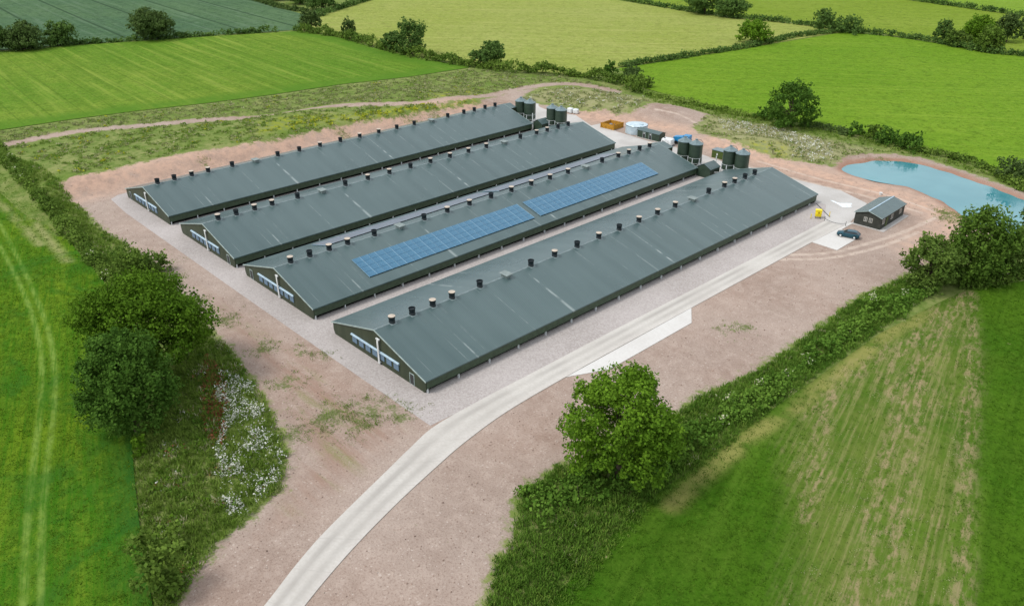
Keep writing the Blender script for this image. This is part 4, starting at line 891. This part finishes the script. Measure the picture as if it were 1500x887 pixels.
# --- trees round the site
tree('oak_tree', 206, 552, 184, 401, 'oak', 'broad dark oak at the crop edge, the one standing behind its neighbour', group='big trees on the left', nl=80, leaf=.30, lobe=.16, trunk=.06, cover=2.2, box=(117, 297, 404, 542))
tree('oak_tree', 184, 632, 144, 490, 'darkoak', 'round bluish dark oak overlapping the oak behind it at the crop edge', group='big trees on the left', nl=70, leaf=.29, lobe=.165, trunk=.04, cover=2.2, box=(114, 250, 489, 628))
tree('ash_tree', 912, 698, 158, 536, 'ash', 'bright green open crowned tree by the ditch below the layby', nl=66, leaf=.29, lobe=.155, trunk=.05, cover=1.9, box=(835, 990, 540, 700))
tree('hawthorn_tree', 1368, 420, 82, 346, 'olive', 'smaller rounded tree at the end of the ditch hedge, left of the big one', group='trees by the pond', nl=30, leaf=.36, lobe=.21, trunk=.06, cover=1.9, box=(1328, 1406, 347, 424))
tree('field_maple', 1438, 408, 112, 306, 'maple', 'largest tree by the pond, spreading over its neighbours', group='trees by the pond', nl=44, leaf=.38, lobe=.19, trunk=.06, cover=1.9, box=(1384, 1488, 310, 412))
tree('hawthorn_tree', 1482, 400, 60, 338, 'olive', 'low hawthorn on the right of the largest tree by the pond', group='trees by the pond', nl=20, leaf=.40, lobe=.24, trunk=.05, cover=2.2)
tree('field_maple', 1516, 372, 50, 300, 'far', 'tree cut off by the right picture edge beside the pond', nl=16, leaf=.45, lobe=.25, group='trees by the pond')
tree('pasture_oak', 1161, 186, 66, 121, 'darkoak', 'lone dark oak with a drooping side limb on the pasture edge above the yard', nl=30, leaf=.46, lobe=.17, trunk=.01, cover=1.5, box=(1128, 1196, 122, 184))
bush('bush', 1118, 175, 24, 159, 'darkoak', 'dark round bush at the foot of the lone pasture oak', .5)
FG = 'trees in the far hedges'
tree('hedge_tree', 31, 73, 60, 34, 'farb', 'wide brownish oak between two trees in the far left hedge', group=FG, leaf=.62, trunk=.10)
tree('hedge_tree', 87, 67, 42, 32, 'far', 'compact tree in the far left hedge, right of the wide brownish oak', group=FG, leaf=.62, trunk=.08)
tree('hedge_tree', -8, 75, 34, 36, 'far', 'tree cut by the left picture edge in the far left hedge', group=FG, leaf=.62)
tree('hedge_tree', 221, 58, 56, 15, 'farb', 'large domed oak standing alone along the far left hedge', group=FG, leaf=.62, trunk=.16)
tree('hedge_tree', 455, 44, 30, 16, 'farb', 'brownish tree where the far left hedge meets the diagonal hedge', group=FG, leaf=.62)
tree('hedge_tree', 510, 56, 21, 29, 'farb', 'small reddish tree on the diagonal hedge', group=FG, leaf=.62, nl=12)
tree('hedge_tree', 602, 80, 42, 31, 'far', 'tall oak on the diagonal hedge with a gap through its crown', group=FG, leaf=.62, trunk=.12, cover=1.5)
tree('hedge_tree', 575, 74, 34, 48, 'far', 'lower tree leaning against the tall oak on the diagonal hedge', group=FG, leaf=.62)
tree('hedge_tree', 721, 97, 36, 62, 'far', 'round tree on the diagonal hedge nearest the striped field corner', group=FG, leaf=.65, trunk=.12)
tree('hedge_tree', 702, 95, 26, 74, 'far', 'short tree just left of the round tree on the diagonal hedge', group=FG, leaf=.65, nl=14)
tree('hedge_tree', 1030, 21, 50, -14, 'far', 'bluish oak at the top edge, left of the paired oak', group=FG, leaf=.62, trunk=.25)
tree('hedge_tree', 1074, 26, 46, -4, 'far', 'domed green oak at the top edge, right of the bluish oak', group=FG, leaf=.62, trunk=.22)
tree('hedge_tree', 1107, 63, 46, 29, 'ash', 'lighter green oak on the straight trimmed hedge', group=FG, leaf=.62, trunk=.18, cover=1.5)
tree('hedge_tree', 1208, 46, 34, 15, 'far', 'thin crowned tree beside the bluish bush at the hedge corner', group=FG, leaf=.62, trunk=.2, cover=1.3)
bush('bush', 1238, 48, 44, 28, 'far', 'wide bluish bush at the corner of three hedges', .8, group='bushes')
tree('hedge_tree', 1382, 62, 26, 29, 'far', 'leftmost tree of the copse on the right', group=FG, leaf=.62, trunk=.08)
tree('hedge_tree', 1436, 66, 44, 24, 'ash', 'tallest green tree in the copse on the right', group=FG, leaf=.62, trunk=.06)
tree('hedge_tree', 1452, 76, 40, 40, 'hedge', 'spreading tree at the front of the copse on the right', group=FG, leaf=.62, trunk=.04)
tree('hedge_tree', 1404, 68, 34, 44, 'olive', 'pale low tree in the middle of the copse on the right', group=FG, leaf=.62, trunk=.04)
tree('hedge_tree', 1477, 62, 38, 21, 'farb', 'brownish tree standing just right of the copse', group=FG, leaf=.62, trunk=.16)
tree('hedge_tree', 1505, 58, 24, 22, 'farb', 'tree cut by the right picture edge beyond the copse', group=FG, leaf=.62, trunk=.12)
tree('hedge_tree', 1366, 4, 20, -16, 'far', 'tiny tree at the top edge on the topmost hedge', group=FG, leaf=.62, trunk=.3, nl=12)
tree('hedge_tree', 470, 14, 44, -14, 'far', 'dark wood tree at the top edge above the brownish hedge tree', group=FG, leaf=.62)
tree('hedge_tree', 436, 6, 40, -20, 'far', 'dark wood tree left of its neighbour at the top edge', group=FG, leaf=.62)
tree('hedge_tree', 405, 0, 40, -26, 'far', 'leftmost dark wood tree cut by the top edge', group=FG, leaf=.62)
bush('bush', 924, 122, 32, 98, 'farb', 'brown leaved bush at the junction of hedges behind the yard', .55, group='bushes')
bush('bush', 934, 135, 24, 116, 'hedge', 'bright green bush in front of the brown leaved bush', .5, group='bushes')
bush('bush', 948, 128, 20, 112, 'olive', 'olive bush right of the brown leaved bush', .5, group='bushes')
bush('bush', 893, 110, 22, 93, 'darkoak', 'dark bush standing up from the hedge left of the brown leaved bush', .55, group='bushes')
for (u, v, w_, vt, mt, lb) in ((1252, 198, 22, 180, 'darkoak', 'leftmost bush in the row above the pond'), (1275, 203, 24, 184, 'hedge', 'second bush from the left in the row above the pond'), (1300, 211, 34, 192, 'darkoak', 'widest bush in the row above the pond'), (1332, 219, 36, 197, 'darkoak', 'rightmost bush in the row above the pond'), (1482, 262, 42, 236, 'farb', 'dark brownish bush on the bank right of the pond'), (190, 406, 58, 370, 'hedge', 'large olive scrub bush just behind the broad oak'), (226, 402, 40, 372, 'olive', 'low olive bush between the broad oak and bare earth'), (236, 868, 66, 790, 'hedge', 'dark bramble bush at the bottom end of the rough ground on the left'), (255, 800, 40, 770, 'grass', 'pale low bush above the bramble bush on the left'), (206, 668, 22, 640, 'ash', 'lime green bush right below the front oak')):
    bush('bush', u, v, w_, vt, mt, lb, .38 if v > 300 else .5, group='bushes')
# --- hedges
hedge('hedge', [(-60, 150), (0, 222), (40, 268), (85, 320), (125, 366), (160, 406), (185, 428)], 3.2, 1.6, 'hedge', 'bramble hedge along the edge of the bright crop on the left', .42, .5, blossom=14)
hedge('hedge', [(-150, 86), (0, 75), (110, 66), (220, 59), (320, 52), (440, 45)], 3, 2.0, 'far', 'thin gappy hedge between the striped field and the blue green crop', .75, .5, gaps=.35)
hedge('hedge', [(440, 47), (500, 55), (560, 72), (620, 86), (690, 98)], 4.5, 3.4, 'hedge', 'bushy diagonal hedge between the striped field and the hay field', .65, .5)
hedge('hedge', [(690, 98), (740, 104), (800, 109), (850, 113), (895, 120), (940, 134)], 4.5, 3.4, 'hedge', 'bushy hedge between the weedy ground behind the sheds and the hay field', .6, .6)
hedge('hedge', [(908, 99), (1000, 85), (1100, 69), (1170, 54), (1240, 47)], 3.2, 2.0, 'far', 'straight trimmed hedge between the hay field and the bright pasture', .6, .15)
hedge('hedge', [(890, -4), (1000, 16), (1075, 27), (1150, 34), (1240, 46)], 3.2, 2.4, 'far', 'trimmed hedge behind the hay field under the two oaks at the top', .7, .25)
hedge('hedge', [(1240, 47), (1300, 53), (1370, 63), (1440, 77), (1500, 83), (1640, 102)], 3.5, 2.4, 'far', 'hedge running to the copse along the top of the bright pasture', .65, .3)
hedge('hedge', [(1300, -4), (1400, 10), (1500, 24), (1640, 42)], 3.2, 2.4, 'far', 'topmost hedge in the upper right corner', .8, .2)
hedge('hedge', [(355, -6), (410, 12), (452, 18)], 3.2, 2.2, 'farb', 'brownish hedge along the top end of the blue green crop', .8, .2)
hedge('hedge', [(462, 26), (500, 13), (550, -2)], 3.2, 2.6, 'far', 'short hedge at the top left corner of the hay field', .8, .3)
hedge('hedge', [(945, 138), (1000, 150), (1060, 163), (1125, 176)], 3.5, 1.1, 'grass', 'low overgrown hedge line between the bare earth and bright pasture', .5, .4)
hedge('hedge', [(1175, 184), (1215, 191), (1245, 199)], 3.0, 1.6, 'farb', 'short brownish hedge between the lone oak and the bushes', .5, .4)
hedge('hedge', [(1340, 221), (1400, 233), (1450, 250), (1500, 276), (1600, 312)], 4.0, 1.3, 'hedge', 'low overgrown hedge above the far bank of the pond', .5, .4)
hedge('hedge', [(1000, 650), (1060, 618), (1120, 578), (1180, 535), (1240, 490), (1300, 452), (1370, 422)], 3.6, 1.4, 'nettle', 'ditch hedge with white blossom along the top of the meadow', .34, .75, blossom=12)
hedge('hedge', [(770, 748), (810, 730), (860, 716), (920, 697), (1000, 655)], 6.0, 1.3, 'nettle', 'dense low hedge below the bright green tree at the end of the ditch', .36, .3)
hedge('hedge', [(1400, 420), (1450, 414), (1520, 398), (1600, 390)], 4.0, 1.7, 'hedge', 'dark hedge in front of the trees by the pond', .40, .4, blossom=8)

# ------------------------------------------------------------------ rough ground cover (nobody could count it)
def rand_in(poly, n):
    lo, hi = poly.min(0), poly.max(0); out = []; k = 0
    while k < n:
        p = lo+rng.random((max(n, 200), 2))*(hi-lo); p = p[inside(p, poly)]; out.append(p); k += len(p)
    return np.vstack(out)[:n]
def area(poly): x, y = poly[:, 0], poly[:, 1]; return .5*abs(np.dot(x, np.roll(y, 1))-np.dot(y, np.roll(x, 1)))
def blades(P3, h, per, wid):
    n = len(P3)*per; b = np.repeat(P3, per, 0)+np.c_[rng.normal(0, .22, (n, 2)), np.zeros(n)]
    a = rng.random(n)*6.283; ln = rng.uniform(.15, .75, n); hh = np.repeat(h, per)*rng.uniform(.6, 1.25, n)
    tip = b+np.c_[np.cos(a)*ln*hh, np.sin(a)*ln*hh, hh]; sd = np.c_[-np.sin(a), np.cos(a), np.zeros(n)]*(wid*rng.uniform(.6, 1.3, n))[:, None]
    mid = b*.45+tip*.55+np.c_[np.zeros((n, 2)), .12*hh]
    V = np.stack([b-sd, mid-sd*.9, tip, mid+sd*.9], 1).reshape(-1, 3); return V, np.arange(4*n).reshape(n, 4)
def ground_cover(name, jobs):
    """jobs: (polygon, tufts per m2, leaf size, height, material, clumpiness, leaves per tuft)"""
    VV, FF, TT, MI, mats, off = [], [], [], [], [], 0
    for poly, dens, leaf, h, mat, clump, per, *opt in jobs:
        opt = opt[0] if opt else {}
        P = rand_in(poly, int(area(poly)*dens))
        if clump:
            f = np.sin(P[:, 0]*.9+1.3*np.sin(P[:, 1]*.5))+np.sin(P[:, 1]*1.1+1.7*np.sin(P[:, 0]*.37))+.8*np.sin(P[:, 0]*.23+P[:, 1]*.31)
            P = P[f > clump]
        if not len(P): continue
        
        if not opt.get('bare'): P = P[(sdf(P, DIRT) < rng.normal(0.3, 1.0, len(P))) & (linedist(P, TRACK) > rng.normal(1.6, .5, len(P)))]
        if 'avoid' in opt: P = P[np.min([linedist(P, L) for L in opt['avoid']], 0) > .7]
        if 'without' in opt: P = P[sdf(P, opt['without']) < rng.normal(0, 2.5, len(P))]
        z = hgt(P[:, 0], P[:, 1])+opt.get('z', 0); hs = h*rng.uniform(.4, 1.2, len(P)); tt = rng.normal(.45, .2, len(P))+.2*np.sin(P[:, 0]*.5)*np.sin(P[:, 1]*.43)
        m = len(P)*per
        if leaf < 0: V, Fq = blades(np.c_[P, z], hs, per, -leaf)
        C = np.repeat(np.c_[P, z], per, 0); lf = abs(leaf); C[:, :2] += rng.normal(0, lf*.8, (m, 2)); C[:, 2] += np.repeat(hs, per)*rng.random(m)
        if leaf > 0: V, Fq = quads(C, leaf*rng.uniform(.5, 1.3, m), np.array([0, 0, 1.0]), .3)
        VV.append(V); FF.append(Fq+off); off += len(V); TT.append(np.repeat(np.repeat(tt, per)+rng.normal(0, .1, m), 4))
        if mat not in mats: mats.append(mat)
        MI.append(np.full(len(Fq), mats.index(mat)))
    me = mesh_np(name, np.vstack(VV), np.vstack(FF), LM[mats[0]], dict(tint=np.clip(np.concatenate(TT), 0, 1)))
    for k in mats[1:]: me.materials.append(LM[k])
    me.polygons.foreach_set('material_index', np.concatenate(MI).astype(np.int32))
    o = link(name, me); o['kind'] = 'stuff'; return o
LEFT = pts2([(200, 640), (198, 697), (206, 762), (215, 826), (226, 890), (255, 890), (290, 839), (311, 807), (340, 781), (378, 746), (414, 716), (421, 665), (404, 616), (394, 596), (368, 557), (343, 520), (311, 485), (290, 470), (260, 520), (240, 590)])
LEFT2 = pts2([(0, 216), (86, 262), (103, 291), (126, 311), (152, 338), (188, 361), (235, 394), (260, 427), (285, 460), (280, 480), (200, 420), (165, 412), (120, 362), (60, 292)])
BACK1 = pts2([(0, 194), (100, 178), (200, 165), (300, 154), (400, 141), (500, 126), (600, 115), (690, 101), (770, 107), (830, 114), (880, 124), (930, 138), (900, 135), (840, 121), (800, 122), (747, 131), (707, 139), (632, 147), (533, 151), (453, 158), (310, 173), (110, 191), (0, 210)])
BACK2 = pts2([(10, 214), (110, 196), (310, 177), (453, 162), (533, 155), (632, 151), (700, 149), (660, 157), (580, 170), (480, 187), (400, 203), (267, 222), (160, 247), (95, 258)])
SE = pts2([(712, 890), (727, 820), (748, 803), (756, 770), (758, 735), (775, 715), (820, 683), (870, 669), (930, 642), (995, 604), (1035, 576), (1105, 547), (1172, 501), (1216, 468), (1266, 432), (1320, 410), (1340, 400), (1370, 425), (1290, 485), (1180, 562), (1100, 620), (1010, 688), (960, 722), (900, 778), (835, 848), (765, 925), (708, 985), (690, 960)])
PONDBANK = pts2([(1228, 232), (1245, 226), (1290, 221), (1350, 226), (1400, 238), (1450, 256), (1500, 276), (1620, 320), (1500, 279), (1447, 260), (1393, 242), (1353, 229), (1304, 223), (1263, 223)])
RIGHT = pts2([(940, 138), (960, 150), (1040, 168), (1100, 180), (1180, 195), (1290, 218), (1350, 226), (1340, 216), (1240, 197), (1110, 172), (1000, 148)])
WHITE1 = pts2([(322, 545), (370, 562), (400, 612), (416, 660), (410, 700), (380, 738), (342, 765), (325, 730), (316, 660), (330, 610), (315, 580)])
RED1 = pts2([(300, 520), (330, 545), (335, 600), (330, 660), (300, 640), (296, 570)])
LAWN = pts2([(712, 890), (727, 830), (748, 808), (764, 790), (800, 772), (860, 760), (930, 720), (1010, 680), (1100, 620), (1180, 562), (1100, 628), (1010, 700), (960, 740), (905, 800), (850, 870), (790, 930), (708, 985), (690, 960)])
ground_cover('rough_grass', [
    (LEFT, 6.0, -.07, .65, 'grass', -3.5, 9), (LEFT, 2.0, .26, .6, 'nettle', .3, 8), (LEFT, 1.4, .22, .5, 'rough', .5, 7), (LEFT, 2.0, -.06, .7, 'straw', 1.1, 7), (LEFT, 1.6, .24, .7, 'ash', 1.2, 7),
    (LEFT2, 3.0, -.09, .7, 'grass', -2, 8), (LEFT2, 1.2, .36, .6, 'nettle', .3, 6), (LEFT2, .8, -.08, .6, 'straw', 1.0, 6),
    (BACK1, .7, -.14, .5, 'rough', -1.2, 7), (BACK1, .35, .45, .3, 'grass', .4, 5), (BACK1, .5, -.12, .5, 'straw', .5, 6),
    (BACK2, .8, -.12, .45, 'grass', -.6, 7), (BACK2, .5, .4, .3, 'rough', .3, 5), (BACK2, .3, .4, .35, 'nettle', 1.1, 5), (BACK2, .4, -.12, .45, 'straw', .6, 6),
    (SE, 6.0, -.07, .7, 'nettle', -3.5, 9), (SE, 2.0, .24, .5, 'nettle', .4, 7), (SE, 2.0, -.07, .7, 'grass', .1, 8), (SE, 1.0, -.06, .6, 'straw', 1.2, 7),
    (LAWN, 6.0, -.06, .5, 'nettle', -3.5, 8), (LAWN, 2.5, -.06, .5, 'grass', .2, 8),
    (RIGHT, 1.2, -.12, .6, 'grass', -1.8, 7), (PONDBANK, 1.6, -.12, .6, 'grass', -2, 7), (PONDBANK, .6, .4, .4, 'rough', .2, 5),
    (MOUND1, .8, -.12, .5, 'rough', -1, 7), (MOUND1, .6, -.12, .6, 'straw', .2, 7), (MOUND1, .35, .4, .5, 'grass', .7, 6),
    (MOUND2, .8, -.12, .4, 'rough', -.8, 7), (MOUND2, .4, .4, .4, 'grass', .5, 6), (MOUND2, .6, -.12, .5, 'straw', .3, 6)])
ground_cover('wild_flowers', [
    (WHITE1, 9.0, .17, .95, 'white', -.2, 6), (WHITE1, 2.0, .15, .9, 'white', -2.2, 5), (RED1, 6.0, .2, .75, 'red', -1.5, 7), (LEFT, .25, .2, .8, 'white', .8, 5), (LEFT, .7, .18, .7, 'red', 1.2, 6),
    (WHITE2, 1.2, .30, .6, 'straw', -1.2, 6), (WHITE2, .8, .26, .7, 'white', .0, 5), (MOUND1, .4, .28, .6, 'white', .4, 5),
    (BACK2, .12, .4, .5, 'yel', 1.0, 6), (pts2([(390, 192), (440, 176), (520, 168), (680, 150), (600, 166), (480, 184)]), .8, .4, .5, 'yel', -.2, 6), (BACK1, .06, .4, .5, 'yel', 1.2, 6), (SE, .10, .22, .7, 'cream', 1.2, 12)])
NEARCROP = pts2([(-20, 350), (110, 372), (146, 410), (158, 480), (180, 600), (195, 697), (203, 762), (212, 826), (224, 900), (-20, 900)])
MIDCROP = pts2([(-20, 250), (0, 252), (60, 318), (110, 372), (-20, 350)])
NEARMEAD = pts2([(780, 920), (835, 855), (900, 785), (960, 730), (1010, 695), (1100, 628), (1180, 570), (1290, 492), (1370, 450), (1418, 428), (1510, 416), (1520, 900)])
ground_cover('crop_stand', [(NEARCROP, 4.5, -.05, .20, 'crop', -4, 6, dict(bare=1, z=.22, avoid=TRAM)), (MIDCROP, 2.0, -.07, .2, 'crop', -4, 5, dict(bare=1, z=.22, avoid=TRAM))])
ground_cover('meadow_grass', [(NEARMEAD, 3.2, -.05, .20, 'meadow', -4, 6, dict(bare=1, z=.07, without=DRY)), (DRY, .9, -.05, .16, 'meadow', 0, 6, dict(bare=1, z=.07)), (DRY, .9, -.05, .12, 'straw', .3, 5, dict(bare=1, z=.08))])
disc = lambda c, r: np.array([(c[0]+r*math.cos(a), c[1]+r*math.sin(a)) for a in np.linspace(0, 6.283, 12, endpoint=False)])
ground_cover('weeds', [(disc(c, r), 2.2, -.05, .28, 'grass', -.6, 7, dict(bare=1)) for c, r in WEED]+[(disc(c, r*1.9), .5, -.05, .22, 'rough', .2, 6, dict(bare=1)) for c, r in WEED])
# loose stones and clods on the bare earth
P = rand_in(DIRT, 9000); P = P[(sdf(P, apron) < -1.5)]; P = P[(sdf(P, POND) < -2)]
rd = np.vstack([RL, RR[::-1]]); P = P[sdf(P, rd) < -.5]; P = P[sdf(P, yard) < -.5]; P = P[sdf(P, pad) < -.3]; P = P[sdf(P, lay) < -.3]
Vs, Fs = [], []; base = np.array([(1, 0, 0), (0, 1, 0), (-1, 0, 0), (0, -1, 0), (0, 0, 1), (0, 0, -.5)]); tri = np.array([(0, 1, 4), (1, 2, 4), (2, 3, 4), (3, 0, 4), (1, 0, 5), (2, 1, 5), (3, 2, 5), (0, 3, 5)])
for i, p in enumerate(P): Vs.append(base*rng.uniform(.03, .12)*rng.uniform(.6, 1.4, (6, 3))+np.array([p[0], p[1], float(hgt(*p))+.04])); Fs.append(tri+6*i)
o = link('loose_stones', mesh_np('loose_stones', np.vstack(Vs), np.vstack(Fs), M['stone'])); o['kind'] = 'stuff'
o.data.materials.append(simple('earth_clod', lin(166, 142, 128, .74), .95, .05, var=.3, scale=.6)); o.data.polygons.foreach_set('material_index', np.repeat(rng.random(len(P)) < .82, 8).astype(np.int32))
